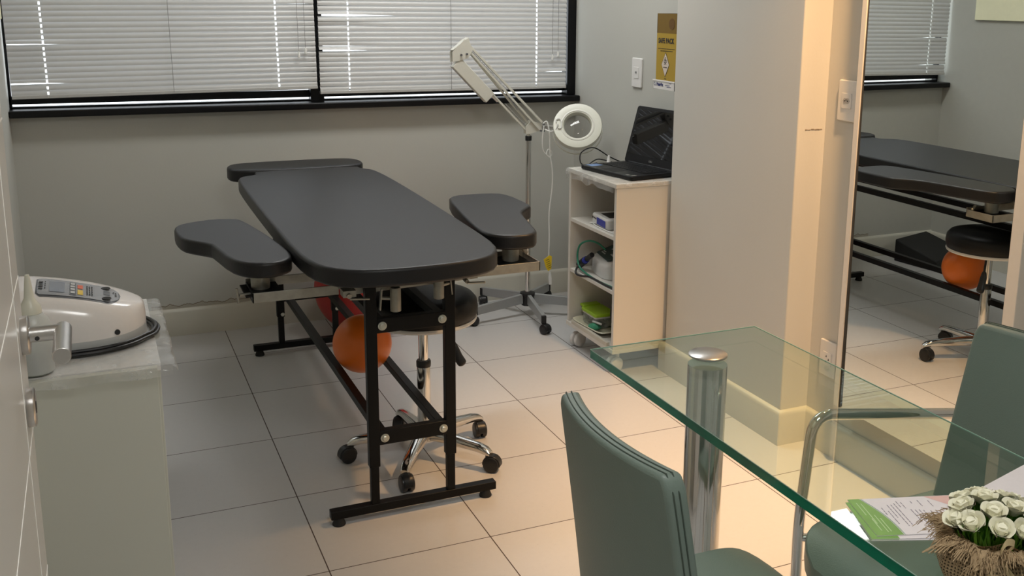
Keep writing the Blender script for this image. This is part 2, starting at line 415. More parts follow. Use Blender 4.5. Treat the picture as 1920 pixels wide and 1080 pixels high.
struct(MB().box((2.055, 2.655, 0), (XR + .2, 3.425, ZC)).build('wall_pillar', M_pillar, bevel=.004))
struct(MB().box((XL - .15, YF - .15, 0), (XR + .2, YF, ZC)).build('wall_front', M_wall))

def baseboard(name, path, h=.118, t=.018):
    """path of wall points; skirting offset to the left-hand normal side"""
    b = MB(); n = len(path); prof = [(0, 0), (t, 0), (t, h - .014), (t * .85, h - .005), (t * .5, h), (0, h)]
    rings = []
    for i, p in enumerate(path):
        p = V((p[0], p[1], 0))
        def nrm(a, c): d = (V((c[0], c[1], 0)) - V((a[0], a[1], 0))).normalized(); return V((-d.y, d.x, 0))
        ns = []
        if i > 0: ns.append(nrm(path[i - 1], path[i]))
        if i < n - 1: ns.append(nrm(path[i], path[i + 1]))
        m = ns[0] if len(ns) == 1 else (ns[0] + ns[1]) / (1 + ns[0].dot(ns[1]))
        rings.append([b.bm.verts.new(p + m * u + V((0, 0, z))) for u, z in prof])
    for A, B in zip(rings, rings[1:]):
        for k in range(len(prof)): b._f([A[k], A[(k + 1) % len(prof)], B[(k + 1) % len(prof)], B[k]])
    b._f(rings[0]); b._f(rings[-1][::-1])
    return struct(b.build(name, M_base))
baseboard('baseboard_back', [(XR, YB), (XL, YB)], .122)
baseboard('baseboard_left', [(XL, YB - .018), (XL, 2.60)], .118)
baseboard('baseboard_right', [(XR, 3.425), (XR, YB - .018)])
baseboard('baseboard_pillar', [(XM, YF), (XM, 2.655), (2.055, 2.655), (2.055, 3.425), (XR, 3.425)], .120, .019)
struct(MB().box((XL, YB - .062, .985), (XR, YB + .13, 1.014)).build('trim_1', M_black_granite, bevel=.006))

# windows: black sliding frames, glass, blinds
def window(name, x0, x1):
    f = MB(); y0, y1 = YB + .045, YB + .085
    f.box((x0, y0, 1.014), (x0 + (.010 if x0 < 0 else .035), y1, WZ1)); f.box((x1 - .035, y0, 1.014), (x1, y1, WZ1))
    f.box((x0, y0, 1.030), (x1, y1, 1.062)); f.box((x0, y0, 1.014), (x1, y1, 1.0205)); f.box((x0, y0 , WZ1 - .04), (x1, y1, WZ1))
    o = struct(f.build(name, M_alu_black, bevel=.002))
    MB().box((x0 + .005, YB + .062, 1.014), (x1 - .02, YB + .067, WZ1 - .03)).build('pane', M_pane, o)
    return o
window('window_1', XL, .945); window('window_2', .925, XR)
struct(MB().box((.905, YB + .004, 1.014), (.965, YB + .045, WZ1)).box((XR - .045, YB - .004, 1.014), (XR, YB + .045, WZ1)).build('trim_2', M_alu_black, bevel=.002))
struct(MB().box((XL, YB + .02, WZ1), (XR, YB + .15, WZ1 + .02)).build('trim_3', M_alu_black))

def blind(x0, x1, zb, tilt_z, cords, bent, label, wand_x, seed, ry=0.0):
    rng = random.Random(seed)
    y = YB - .012
    root = thing('venetian_blind', label, 'blind', (x0, y, zb), 0, 'venetian blinds at the window')
    L = x1 - x0; pitch = .0222; w = .0262; n = int((2.32 - zb - .012) / pitch); tl = math.radians(68)
    cs = [c - x0 for c in cords]
    # breakpoints along the slat: slits at cords
    xs = []
    N = 44
    for i in range(N + 1): xs.append(L * i / N)
    for c in cs: xs = [q for q in xs if abs(q - c) > .006] + [c - .0035, c + .0035]
    xs = sorted(xs)
    s = MB(); prof = [(-.5, .0), (-.25, .0034), (.05, .0042), (.5, .0)]
    for k in range(n):
        z = .020 + k * pitch + tilt_z
        wob = [rng.uniform(-.0008, .0008) for _ in range(2)]
        rows = []
        b_ = bent.get(k)
        for q in xs:
            zz = z + wob[0] + (wob[1] - wob[0]) * q / L; tt = tl
            if b_:
                side, reach, dz, dt = b_
                t = max(0, 1 - q / reach) if side < 0 else max(0, 1 - (L - q) / reach)
                t = min(1, t * 1.6); zz += dz * t; tt += dt * t
            cy, sy = math.cos(tt), math.sin(tt)
            rows.append([s.bm.verts.new((q, a * w * cy - c_ * sy, zz + a * w * sy + c_ * cy)) for a, c_ in prof])
        for i in range(len(xs) - 1):
            mid = (xs[i] + xs[i + 1]) / 2; slit = any(abs(mid - c) < .0035 for c in cs)
            for j in range(3):
                if slit and j <= 1: continue
                s._f([rows[i][j], rows[i + 1][j], rows[i + 1][j + 1], rows[i][j + 1]])
    so = s.build('slats', M_slat, root)
    MB().box((0, -.012, -.004), (L, .012, .010)).build('bottom_rail', M_slat, root, bevel=.002)
    MB().box((0, -.014, 2.325 - zb), (L, .014, 2.36 - zb)).build('head_rail', M_slat, root, bevel=.002)
    for c in cs:
        MB().tube([(c, -.0155, 0), (c, -.0155, 2.33 - zb)], .0006, 6).build('ladder_cord', M_cord, root)
    c = cs[0] + (cs[-1] - cs[0]) * .5 + .02
    MB().tube([(c, -.016, .004), (c, -.016, 2.33 - zb)], .0011, 6).build('lift_cord', M_cordgrey, root)
    for q, zt in ((wand_x - x0, .150), (wand_x - x0 + .030, .165)):
        t = MB(); t.tube([(q, -.02, zt), (q + .002, -.02, 2.33 - zb)], .0009, 6)
        to = t.build('pull_cord', M_cordgrey, root)
        MB().lathe([(.002, -.016), (.0055, -.014), (.0045, .006), (.002, .012)], (q, -.02, zt), 10).build('cord_tassel', M_cord, to)
    root.rotation_euler = (0, -ry, 0)
    return root
bentA = {9: (-1, .26, .003, -.45), 8: (-1, .25, -.001, .2), 2: (-1, .26, .004, -.45), 1: (-1, .25, -.001, .1), 16: (1, .25, .002, -.15), 8.5: (1, .2, -.002, -.1)}
bentB = {14: (-1, .40, -.003, -.25), 13: (-1, .30, .004, .25), 15: (-1, .35, .002, -.4), 8: (-1, .30, .003, -.5), 7: (-1, .26, -.004, .2), 9: (-1, .3, .003, .2), 3: (1, .2, .002, -.45), 2: (1, .2, -.001, .1)}
blind(-.276, .932, 1.060, 0, [-.145, .766], bentA, 'white venetian blind over the left window, two pull cords near its right edge', .855, 3, .014)
blind(.944, 2.150, 1.052, 0, [1.077, 1.992], bentB, 'white venetian blind over the right window, behind the magnifying lamp arm', 2.070, 5)

# wall plates
def plate(name, label, cat, X, y0, y1, z0, z1, kind):
    root = thing(name, label, cat, (X, (y0 + y1) / 2, (z0 + z1) / 2))
    hy, hz = (y1 - y0) / 2, (z1 - z0) / 2
    mt = Matrix(((0, 0, -1, 0), (-1, 0, 0, 0), (0, 1, 0, 0), (0, 0, 0, 1)))   # local x -> -y, local y -> z, local z -> -x
    MB().prism(rrect(-hy, -hz, hy, hz, .006), 0, .009, mt).build('cover_plate', M_whitepl, root, bevel=.003)
    MB().prism(rrect(-hy * .52, -hy * .55, hy * .52, hy * .55, .002), .009, .0115, mt).build('insert', M_whitepl, root, bevel=.0006)
    d = MB()
    if kind == 'switch':
        d.prism(rrect(-.007, -.003, .007, .006, .002), .0115, .0125, mt)
    elif kind == 'three_pin':
        hexa = [(-.016, 0), (-.010, .0085), (.010, .0085), (.016, 0), (.010, -.0085), (-.010, -.0085)]
        MB().prism(hexa, .0112, .0122, mt).build('socket_well', mat('socket_shade_plastic', (.45, .43, .41), .5), root)
        for u, v in ((-.007, 0), (.007, 0), (0, .003)): d.lathe([(.0022, .0122), (.0022, .0130)], (0, 0, 0), 10, mt @ Matrix.Translation((u, v, 0)))
    else:
        for u, v in ((-.003, .009), (.009, 0), (-.003, -.009)):
            d.prism([(u - .003, v - .003), (u + .003, v - .003), (u, v + .004)], .0115, .0122, mt)
    d.build('marks' if kind == 'switch' else 'pin_holes', M_ink if kind != 'switch' else mat('switch_mark_grey', (.2, .2, .2), .5), root)
    return root
plate('light_switch', 'white light switch plate on the grey wall left of the yellow box', 'switch', XR, 3.952, 4.040, 1.100, 1.228, 'switch')
plate('power_outlet', 'upper white outlet plate beside the mirror edge, at eye height', 'outlet', XM, 2.506, 2.592, 1.110, 1.238, 'three_pin')
plate('power_outlet', 'lower white outlet plate near the baseboard beside the mirror', 'outlet', XM, 2.514, 2.595, .262, .383, 'duplex')
# scuff marks on the pillar face and wall
scf = MB()
for k in range(14):
    xx = 2.085 + k * .0048 + random.uniform(-.001, .001)
    scf.box((xx, 2.6542, 1.072 + random.uniform(-.0015, .0015)), (xx + .0052, 2.6551, 1.0745 + random.uniform(-.001, .0015)))
tag(scf.build('wall_scuff', mat('scuff_brown', (.24, .19, .14), .8)), 'short brown scuff mark across the peach-lit pillar face', 'scuff')

# cream board on the left wall, seen in the mirror
tag(MB().box((XL, 3.35, 1.375), (XL + .02, 4.42, 1.95)).build('wall_board', M_creampanel, bevel=.003), 'pale cream board on the left wall, reflected at the mirror top right', 'board')

# ------------------------------------------------------------------ mirror
mr = thing('wall_mirror', 'tall wall mirror with thin pale frame reflecting the treatment table', 'mirror', (XM, 2.13, .205))
def mx_at(y, z=0): return 2.118 + .012 * (y - 2.13) - .004 * (z + .2) - XM
b = MB(); ya, yb = 1.832 - 2.13, 2.432 - 2.13
for sgn in (0,):
    p = [b.bm.verts.new(c) for c in ((mx_at(1.832), ya, 0), (mx_at(2.432), yb, 0), (mx_at(2.432, 1.8), yb, 1.80), (mx_at(1.832, 1.8), ya, 1.80))]
    q = [b.bm.verts.new(c) for c in ((-.001, ya, 0), (-.001, yb, 0), (-.001, yb, 1.80), (-.001, ya, 1.80))]
    b._f(p, 0)
    for i in range(4): b._f([p[i], p[(i + 1) % 4], q[(i + 1) % 4], q[i]], 1)
    b._f(q[::-1], 1)
b.build('mirror_glass', [M_mirror, M_mirframe], mr)
def mbar(y0, y1, z0, z1, pr, m, nm):
    bb = MB(); bb.box((mx_at((y0 + y1) / 2) - pr - .004, y0 - 2.13, z0 - .205), (-.001, y1 - 2.13, z1 - .205)); return bb.build(nm, m, mr, bevel=.002)
mbar(2.436, 2.458, .205, 2.005, .006, M_mirframe, 'frame_stile')
mbar(2.4325, 2.436, .205, 2.005, .003, M_darkgap, 'gasket')
mbar(1.790, 1.829, .205, 2.005, .006, M_mirframe, 'frame_stile')
mbar(1.829, 1.832, .205, 2.005, .003, M_darkgap, 'gasket')
mbar(1.790, 2.458, 2.006, 2.04, .006, M_mirframe, 'frame_rail')

# ------------------------------------------------------------------ ceiling lights
cl = thing('ceiling_light', 'long rectangular white ceiling light above the treatment table', 'light', (1.35, 3.74, ZC))
MB().box((-.62, -.17, -.045), (.62, .17, 0)).build('housing', M_whiteen, cl, bevel=.004)
MB().box((-.59, -.145, -.052), (.59, .145, -.044)).build('diffuser', M_light, cl)
sl = thing('downlight', 'round warm ceiling downlight near the mirror', 'light', (1.93, 2.03, ZC))
MB().lathe([(.045, -.008), (.062, -.008), (.065, 0)], (0, 0, 0), 28, capb=False, capt=False).build('trim_ring', M_whiteen, sl)
MB().lathe([(.046, -.004), (.046, -.001)], (0, 0, 0), 28).build('lens', M_warmlight, sl)
cl2 = thing('ceiling_light', 'square white fill light added on the ceiling near the door, out of view', 'light', (.55, .30, ZC))  # fixture added out of view to dress the soft fill lamp
MB().box((-.32, -.32, -.045), (.32, .32, 0)).build('housing', M_whiteen, cl2, bevel=.004)
MB().box((-.29, -.29, -.052), (.29, .29, -.044)).build('diffuser', M_light, cl2)

# ------------------------------------------------------------------ treatment table
TC = (.775, 3.45, 0)
tb = thing('treatment_table', 'black padded treatment table with steel frame and two side arm boards', 'table', TC)
class TMB(MB):   # builds in world coordinates, stored relative to a base point
    base = TC
    def build(s, *a, **k):
        for v in s.bm.verts: v.co -= V(s.base)
        return MB.build(s, *a, **k)
def based(c):
    class X(TMB): base = c
    return X
T = based(TC)
ZT = .785
TTp = [(.492, 3.96), (.500, 4.06), (.530, 4.100), (.572, 4.118), (.578, 4.135), (.580, 4.200), (1.000, 4.200), (1.002, 4.150), (1.010, 4.130), (1.036, 4.100), (1.046, 4.03), (1.052, 3.9), (1.054, 3.6), (1.046, 3.1), (1.040, 2.85), (1.032, 2.68), (1.000, 2.580), (.940, 2.530), (.86, 2.512), (.768, 2.506), (.67, 2.510), (.590, 2.530), (.530, 2.575), (.498, 2.66), (.486, 2.80), (.484, 3.1), (.486, 3.6)]
T().prism(smooth_loop(TTp, 1), ZT - .050, ZT).build('tabletop', M_vinyl, tb, bevel=.009, seg=4)
T().prism(smooth_loop([(.555, 4.215), (.492, 4.265), (.492, 4.37), (.545, 4.43), (.78, 4.437), (.995, 4.43), (1.046, 4.37), (1.046, 4.265), (.99, 4.215)], 2), ZT - .050, ZT + .002).build('head_bolster', M_vinyl, tb, bevel=.010, seg=4)
T().box((.56, 4.13, ZT - .075), (.60, 4.40, ZT - .051)).build('bolster_rail', M_zinc, tb, bevel=.002)
T().box((.95, 4.13, ZT - .075), (.99, 4.40, ZT - .051)).build('bolster_rail', M_zinc, tb, bevel=.002)
T().box((.56, 2.66, ZT - .068), (1.00, 4.12, ZT - .053)).build('underboard', mat('dark_plywood', (.02, .018, .016), .7, bump=.2, scale=60), tb, bevel=.003)
x1, x2 = .664, .892
def end_frame(y, feet_x0, feet_x1):
    for x in (x1, x2):
        T().box((x - .0155, y - .0125, .16), (x + .0155, y + .0125, .716)).build('leg', M_frame, tb, bevel=.002)
        l = T().box((x - .0118, y - .0105, .045), (x + .0118, y + .0105, .17)).build('leg_extension', M_frame, tb, bevel=.0015)
    T().box((feet_x0, y - .014, .022), (feet_x1, y + .014, .047)).build('foot_bar', M_frame, tb, bevel=.002)
    for x in (feet_x0 + .024, feet_x1 - .030):
        T().lathe([(.011, .0), (.0185, .001), (.019, .004), (.014, .018), (.013, .023)], (x, y, .0), 20).build('rubber_foot', M_rubber, tb)
    T().box((x1, y - .012, .225), (x2, y + .012, .268)).build('crossbar', M_frame, tb, bevel=.002)
    T().box((x1, y - .012, .558), (x2, y + .012, .600)).build('crossbar', M_frame, tb, bevel=.002)
    T().box((x1 - .03, y - .012, .700), (x2 + .03, y + .012, .717)).build('top_rail', M_frame, tb, bevel=.002)
end_frame(2.690, .534, 1.032); end_frame(4.230, .548, 1.030)
for z in (.246, .579):
    for x in (.694, .868):
        T().box((x - .0125, 2.702, z - .0125), (x + .0125, 4.218, z + .0125)).build('side_rail', M_frame, tb, bevel=.0015)
        T().lathe([(.0125, 0), (.0125, .003), (.0085, .0032), (.0085, .008), (.006, .010)], (x, 2.678, z), 20, Matrix.Rotation(PI / 2, 4, 'X')).build('bolt', M_bolt, tb)
# adjustment bolts on the back legs
for x in (x1, x2):
    T().lathe([(.008, 0), (.008, .006)], (x + .006, 4.2175, .172), 16, Matrix.Rotation(PI / 2, 4, 'X')).build('bolt', M_bolt, tb)
# galvanised carriage under the front for the arm boards
T().bar((.60, 2.705, .690), (.985, 2.705, .700), .004, .040).build('carriage_strip', M_zinc, tb, bevel=.0006)
T().bar((.60, 2.90, .690), (.985, 2.90, .700), .004, .034).build('carriage_strip', M_zinc, tb, bevel=.0006)
T().bar((.596, 2.70, .692), (.596, 2.93, .692), .006, .03).build('carriage_strip', M_zinc, tb, bevel=.0006)
T().bar((.965, 2.70, .698), (.965, 2.93, .698), .006, .03).build('carriage_strip', M_zinc, tb, bevel=.0006)
# tube clamps on each front leg
for sx, x, zc in ((1, .731, .655), (-1, .856, .678)):
    T().lathe([(.0135, -.034), (.0150, -.033), (.0150, .030), (.0135, .034), (.0105, .034), (.0105, .02)], (x, 2.668, zc), 24, capt=False).build('clamp_tube', M_zinc, tb)
    T().cyl((x, 2.675, zc), (x - sx * .040, 2.683, zc + .004), .0055, 12).build('clamp_screw', M_zinc, tb)
    T().bar((x - sx * .042, 2.680, zc - .030), (x - sx * .036, 2.680, zc + .030), .004, .012, (0, 1, 0)).build('clamp_plate', M_zinc, tb, bevel=.0006)
# arm boards
LA = [(.21, 3.321), (.225, 3.361), (.263, 3.39), (.338, 3.414), (.405, 3.394), (.423, 3.362), (.453, 3.19), (.476, 3.01), (.487, 2.896), (.484, 2.837), (.474, 2.804), (.436, 2.77), (.388, 2.768), (.346, 2.795), (.317, 2.859), (.293, 3.034), (.288, 3.056), (.239, 3.12), (.218, 3.16), (.208, 3.24)]
RA = [(1.122, 3.38), (1.157, 3.428), (1.231, 3.436), (1.325, 3.42), (1.350, 3.36), (1.352, 3.24), (1.350, 3.165), (1.325, 3.135), (1.280, 3.08), (1.262, 3.03), (1.218, 2.821), (1.208, 2.789), (1.181, 2.753), (1.102, 2.755), (1.056, 2.803), (1.050, 2.87), (1.075, 3.079)]
T().prism(smooth_loop(LA, 1), .721, .765).build('arm_board', M_vinyl, tb, bevel=.009, seg=4)
T().prism(smooth_loop(RA, 1), .738, .785).build('arm_board', M_vinyl, tb, bevel=.009, seg=4)
for sx, px_, py, zt, tx in ((-1, .398, 2.86, .715, .365), (1, 1.138, 2.83, .733, 1.205)):
    z0 = zt - .042
    T().lathe([(.026, 0), (.026, zt - z0 - .002 + .008)], (px_, py, z0 - .0), 28).build('arm_post', M_zinc, tb)
    xa, xb = (tx, .600) if sx < 0 else (.955, tx)
    T().box((xa, py - .075, z0 - .022), (xb, py - .071, z0 + .006)).build('arm_tray_rail', M_zinc, tb, bevel=.0008)
    T().box((xa, py + .055, z0 - .012), (xb, py + .059, z0 + .014)).build('arm_tray_rail', M_zinc, tb, bevel=.0008)
    e0, e1 = (tx, tx + .004) if sx < 0 else (tx - .004, tx)
    T().box((e0, py - .075, z0 - .022), (e1, py + .059, z0 + .006)).build('arm_tray_end', M_zinc if sx > 0 else M_frame, tb, bevel=.0008)
    T().box((px_ - .05, py - .07, z0 - .006), (px_ + .05, py + .055, z0 - .001)).build('arm_tray_plate', M_frame, tb, bevel=.001)
# tightening screws
k = T(); k.cyl((.362, 2.81, .672), (.332, 2.80, .674), .0045, 10); k.cyl((.330, 2.80, .652), (.326, 2.80, .694), .0035, 10); k.build('wing_screw', M_zinc, tb)
k = T(); k.cyl((1.205, 2.86, .700), (1.190, 2.86, .716), .006, 12); k.build('wing_screw', M_zinc, tb)
k = T(); k.cyl((.600, 2.69, .684), (.600, 2.655, .680), .007, 12); k.cyl((.602, 2.658, .672), (.655, 2.655, .668), .0035, 10); k.box((.585, 2.66, .676), (.620, 2.70, .694)); k.build('clamp_handle', M_zinc, tb)
k = T(); k.cyl((.940, 2.69, .686), (.940, 2.665, .684), .006, 12); k.cyl((.938, 2.66, .682), (.990, 2.655, .680), .0032, 10); k.build('clamp_handle', M_zinc, tb)

# ------------------------------------------------------------------ balls
b = MB(); b.sphere((0, 0, 0), .099, 48, 32); b.lathe([(.0035, .0985), (.0065, .0995), (.004, .101)], (0, 0, 0), 14, Matrix.Rotation(.9, 4, 'X') @ Matrix.Rotation(.3, 4, 'Y'))
tag(b.build('exercise_ball', M_orange, loc=(.781, 3.285, .3243)), 'small orange ball resting on the lower rails of the treatment table', 'ball')
b = MB(); b.sphere((0, 0, 0), .204, 64, 40)
for a in range(-8, 9): pass
tag(b.build('gym_ball', M_red, loc=(1.047, 4.402, .204)), 'large dark red gym ball on the floor behind the treatment table', 'ball')

# ------------------------------------------------------------------ casters (twin wheel, black)
def caster(parent, x, y, yaw, r=.024, m=M_blackpl, stem_h=.062, hood=True, nm='caster', wheelm=None, w=.017, gap=.006):
    """hood part with wheels as sub-part; local coordinates of parent"""
    mt = Matrix.Translation((x, y, 0)) @ Matrix.Rotation(yaw, 4, 'Z')
    h = MB()
    off = r * .55
    if hood:
        pts = [(off + r * 1.12 * math.cos(a), r + r * 1.12 * math.sin(a)) for a in [math.radians(t) for t in range(-10, 200, 14)]]
        mt2 = mt @ Matrix(((1, 0, 0, 0), (0, 0, -1, 0), (0, 1, 0, 0), (0, 0, 0, 1)))
        h.prism(pts, -(w + gap) * .62, (w + gap) * .62, mt2)
    h.lathe([(.008, r * 1.2), (.008, stem_h)], (0, 0, 0), 14, mt)
    ho = h.build(nm, m, parent, bevel=.002 if hood else 0)
    for s_ in (-1, 1):
        q = MB(); c = s_ * (w / 2 + gap / 2)
        mw = mt @ Matrix.Translation((off, c, r)) @ Matrix.Rotation(PI / 2, 4, 'X')
        q.lathe([(r * .35, -w / 2 * 1.02), (r * .8, -w / 2 * 1.05), (r * .97, -w / 2 * .8), (r, -w / 2 * .4), (r, w / 2 * .4), (r * .97, w / 2 * .8), (r * .8, w / 2 * 1.05), (r * .35, w / 2 * 1.02)], (0, 0, 0), 28, mw)
        q.build('wheel', wheelm or m, ho)
    return ho

# ------------------------------------------------------------------ stool
SC = (.917, 3.027, 0)
st = thing('rolling_stool', 'round black rolling stool with chrome column pushed under the treatment table', 'stool', SC)
b = MB()
b.lathe([(.10, .478), (.158, .478), (.168, .482), (.1745, .497), (.1755, .515), (.172, .536), (.160, .550), (.13, .558), (.06, .562), (.001, .563)], (0, 0, 0), 64); b.build('seat', mat('stool_vinyl', (.008, .008, .008), .42, bump=.2, scale=300, spec=.3), st)
MB().lathe([(.150, .470), (.170, .472), (.173, .478), (.171, .484), (.15, .484)], (0, 0, 0), 64).build('seat_rim', M_whitepl, st)
MB().box((-.06, -.06, .455), (.06, .06, .471)).build('seat_bracket', M_blackpl, st, bevel=.004)
MB().lathe([(.0165, .095), (.0215, .10), (.0215, .318), (.0205, .322)], (0, 0, 0), 32).build('column_sleeve', M_chrome, st)
MB().lathe([(.023, .312), (.0235, .318), (.0235, .330), (.021, .334)], (0, 0, 0), 32).build('column_collar', M_blackpl, st)
MB().lathe([(.0155, .33), (.0155, .44)], (0, 0, 0), 32).build('column_piston', M_chrome, st)
MB().lathe([(.021, .438), (.021, .458)], (0, 0, 0), 32).build('column_top', M_blackpl, st)
b = MB(); b.tube(spline([(.045, -.03, .458), (.070, -.050, .425), (.078, -.056, .400)], 5), .0045, 10)
lv = b.build('height_lever', M_blackpl, st)
MB().tube(spline([(.076, -.055, .405), (.084, -.060, .385), (.096, -.066, .350), (.110, -.072, .325)], 6), [.006, .008, .009, .010, .0105, .011, .012, .0125, .013, .0135, .014, .0145, .015, .0155, .0155, .0155, .0150, .013, .008][:19], 14).build('lever_grip', M_blackpl, lv)
MB().lathe([(.020, .060), (.036, .064), (.038, .085), (.030, .105), (.022, .112)], (0, 0, 0), 32).build('base_hub', M_chrome, st)
for k_ in range(5):
    a = math.radians(-122 + 72 * k_); ca, sa = math.cos(a), math.sin(a)
    b = MB(); mt = Matrix.Rotation(a, 4, 'Z')
    pts = [(.030, .084, .046, .040), (.09, .082, .042, .036), (.16, .077, .037, .031), (.205, .073, .033, .028), (.232, .067, .031, .026), (.248, .058, .026, .018)]
    rings = []
    for x, z, w_, h_ in pts:
        rings.append([b.bm.verts.new(mt @ V((x, w_ / 2 * math.copysign(abs(math.cos(t)) ** .7, math.cos(t)), z + h_ / 2 * math.copysign(abs(math.sin(t)) ** .7, math.sin(t))))) for t in (2 * PI * j / 14 for j in range(14))])
    for A, B in zip(rings, rings[1:]):
        for j in range(14): b._f([A[j], A[(j + 1) % 14], B[(j + 1) % 14], B[j]])
    b._f(rings[0]); b._f(rings[-1][::-1])
    b.build('base_arm', M_chrome, st)
    caster(st, ca * .236, sa * .236, a + (.6, .2, -2.0, 2.6, .4)[k_], r=.0265, stem_h=.058)

# ------------------------------------------------------------------ magnifier lamp
LC = (1.829, 4.330, 0)
lm = thing('magnifier_lamp', 'white magnifying lamp with folded spring arm on a chrome rolling stand', 'lamp', LC)
Lb = based(LC)
for k_, ang in enumerate((-98, -26, 46, 118, 190)):
    a = math.radians(ang); d = V((math.cos(a), math.sin(a), 0)); n_ = V((-d.y, d.x, 0))
    b = MB()
    p0, p1 = d * .03, d * .285
    w_ = .009
    vs = []
    for p, zt, zb in ((p0, .108, .062), (p1, .086, .046)):
        vs.append([b.bm.verts.new(p + n_ * s_ * w_ + V((0, 0, z_))) for s_, z_ in ((-1, zb), (1, zb), (1, zt), (-1, zt))])
    for j in range(4): b._f([vs[0][j], vs[0][(j + 1) % 4], vs[1][(j + 1) % 4], vs[1][j]])
    b._f(vs[0][::-1]); b._f(vs[1])
    b.build('base_arm', M_greymetal, lm, bevel=.0015)
    MB().box((-.010, -.011, .046), (.006, .011, .082), Matrix.Translation(d * .288) @ Matrix.Rotation(a, 4, 'Z')).build('arm_end_cap', M_blackpl, lm, bevel=.001)
    caster(lm, d.x * .286, d.y * .286, a + (.5, -.4, 1.2, 2.5, .3)[k_], r=.022, stem_h=.05)
MB().lathe([(.026, .050), (.030, .054), (.030, .100), (.036, .101), (.036, .112), (.020, .116)], (0, 0, 0), 32).build('hub', M_blackpl, lm)
MB().lathe([(.0125, .112), (.0125, .845)], (0, 0, 0), 28).build('pole', M_chrome, lm)
MB().lathe([(.0145, .838), (.0150, .842), (.0150, .856), (.0145, .860)], (0, 0, 0), 28).build('pole_collar', M_blackpl, lm)
# joint plates, local (relative to base); arm plane runs along x
def L(p): return (p[0] - LC[0], p[1] - LC[1], p[2])
jb = MB(); jb.cyl((0, 0, .858), (0, 0, .895), .008, 14)
for yy in (-.014, .014):
    prof = [(-.018, .870), (.010, .872), (.075, .890), (.060, .915), (.006, .930), (-.020, .905)]
    pl = [jb.bm.verts.new((x, yy - .0015, z)) for x, z in prof]; ql = [jb.bm.verts.new((x, yy + .0015, z)) for x, z in prof]
    for i in range(6): jb._f([pl[i], pl[(i + 1) % 6], ql[(i + 1) % 6], ql[i]])
    jb._f(pl); jb._f(ql[::-1])
jb.build('base_joint', M_whiteen, lm, bevel=.0006)
E0 = V((-.328, 0, 1.262)); 
def arm(a, b_, r=.0045, y=0, m=M_whiteen, nm='arm_tube'):
    return MB().bar((a[0], y, a[1]), (b_[0], y, b_[1]), r * 2, r * 2).build(nm, m, lm, bevel=.0008)
arm((-.012, .885), (-.335, 1.215), y=-.004)
arm((.022, .888), (-.290, 1.245), y=-.004)
arm((.050, .886), (-.285, 1.240), y=-.020)
arm((.058, .922), (-.318, 1.298), y=-.020, r=.0050)
# elbow
eb = MB()
for yy in (-.026, .008):
    prof = [(-.372, 1.200), (-.300, 1.218), (-.280, 1.250), (-.298, 1.305), (-.320, 1.296), (-.350, 1.268), (-.374, 1.245)]
    pl = [eb.bm.verts.new((x, yy - .0015, z)) for x, z in prof]; ql = [eb.bm.verts.new((x, yy + .0015, z)) for x, z in prof]
    n7 = len(prof)
    for i in range(n7): eb._f([pl[i], pl[(i + 1) % n7], ql[(i + 1) % n7], ql[i]])
    eb._f(pl); eb._f(ql[::-1])
eb.build('elbow_plate', M_whiteen, lm, bevel=.0006)
eb = MB(); eb.bar((-.300, -.010, 1.306), (-.372, -.010, 1.252), .034, .003); eb.build('elbow_cap', M_whiteen, lm, bevel=.001)
for x, z in ((-.334, 1.232), (-.308, 1.236), (.048, .885), (.062, .884), (.062, .912)):
    MB().lathe([(.0045, 0), (.0045, .008)], (x, -.028, z), 12, Matrix.Rotation(PI / 2, 4, 'X')).build('arm_bolt', M_paneldark, lm)
# transformer box along the lower arm
d = (V((-.012, 0, .885)) - V((-.335, 0, 1.215))).normalized(); nrm = V((d.z, 0, -d.x))
bx = MB(); a0 = V((-.345, -.004, 1.218)) - nrm * -.0; 
bx.bar(V((-.352, -.006, 1.200)), V((-.352, -.006, 1.200)) + d * .225, .036, .056); bx.build('transformer_box', M_whiteen, lm, bevel=.003)
MB().cyl(V((-.352, -.006, 1.200)) + d * .215 + nrm * -.0 + V((.012, 0, .010)), V((-.352, -.006, 1.200)) + d * .265 + V((.012, 0, .012)), .006, 12).build('arm_sleeve', M_brushed, lm)
# springs
def coil(a, b_, r, turns, wr, nm):
    a, b_ = V(a), V(b_); d_ = b_ - a; u, v = basis(d_); n_ = turns * 8
    MB().tube([a + d_ * (i / n_) + (u * math.cos(i * PI / 4) + v * math.sin(i * PI / 4)) * r for i in range(n_ + 1)], wr, 5).build(nm, M_greymetal, lm)
coil((-.305, -.020, 1.275), (-.130, -.016, 1.090), .0045, 38, .0012, 'spring')
coil((-.130, -.016, 1.090), (-.060, -.014, .985), .0045, 22, .0012, 'spring')
MB().tube([(-.118, -.010, 1.010), (-.022, -.010, .912)], .0022, 8).build('spring_rod', M_greymetal, lm)
# magnifier head
RC = V((.190, -.125, .910)); view = (V((0, 0, 1.467)) - (RC + V(LC))).normalized()
hn = (view + V((0, 0, .52))).normalized(); u_, v_ = basis(hn)
mtR = Matrix((( u_.x, v_.x, hn.x, RC.x), (u_.y, v_.y, hn.y, RC.y), (u_.z, v_.z, hn.z, RC.z), (0, 0, 0, 1)))
MB().lathe([(.066, -.022), (.097, -.030), (.110, -.022), (.1125, -.002), (.1125, .004), (.110, .012), (.075, .016), (.066, .014), (.062, .006), (.060, -.010), (.066, -.022)], (0, 0, 0), 64, mtR, capb=False, capt=False).build('ring_housing', M_lampring, lm)
MB().lathe([(.0665, .012), (.072, .0175), (.0775, .0172), (.079, .015)], (0, 0, 0), 64, mtR, capb=False, capt=False).build('ring_bezel', M_whiteen, lm)
MB().lathe([(.064, -.006), (.055, .001), (.045, .006), (.03, .0105), (.015, .013), (.001, .0135)], (0, 0, 0), 48, mtR, capb=False, capt=False).build('magnifier_lens', M_lens, lm)
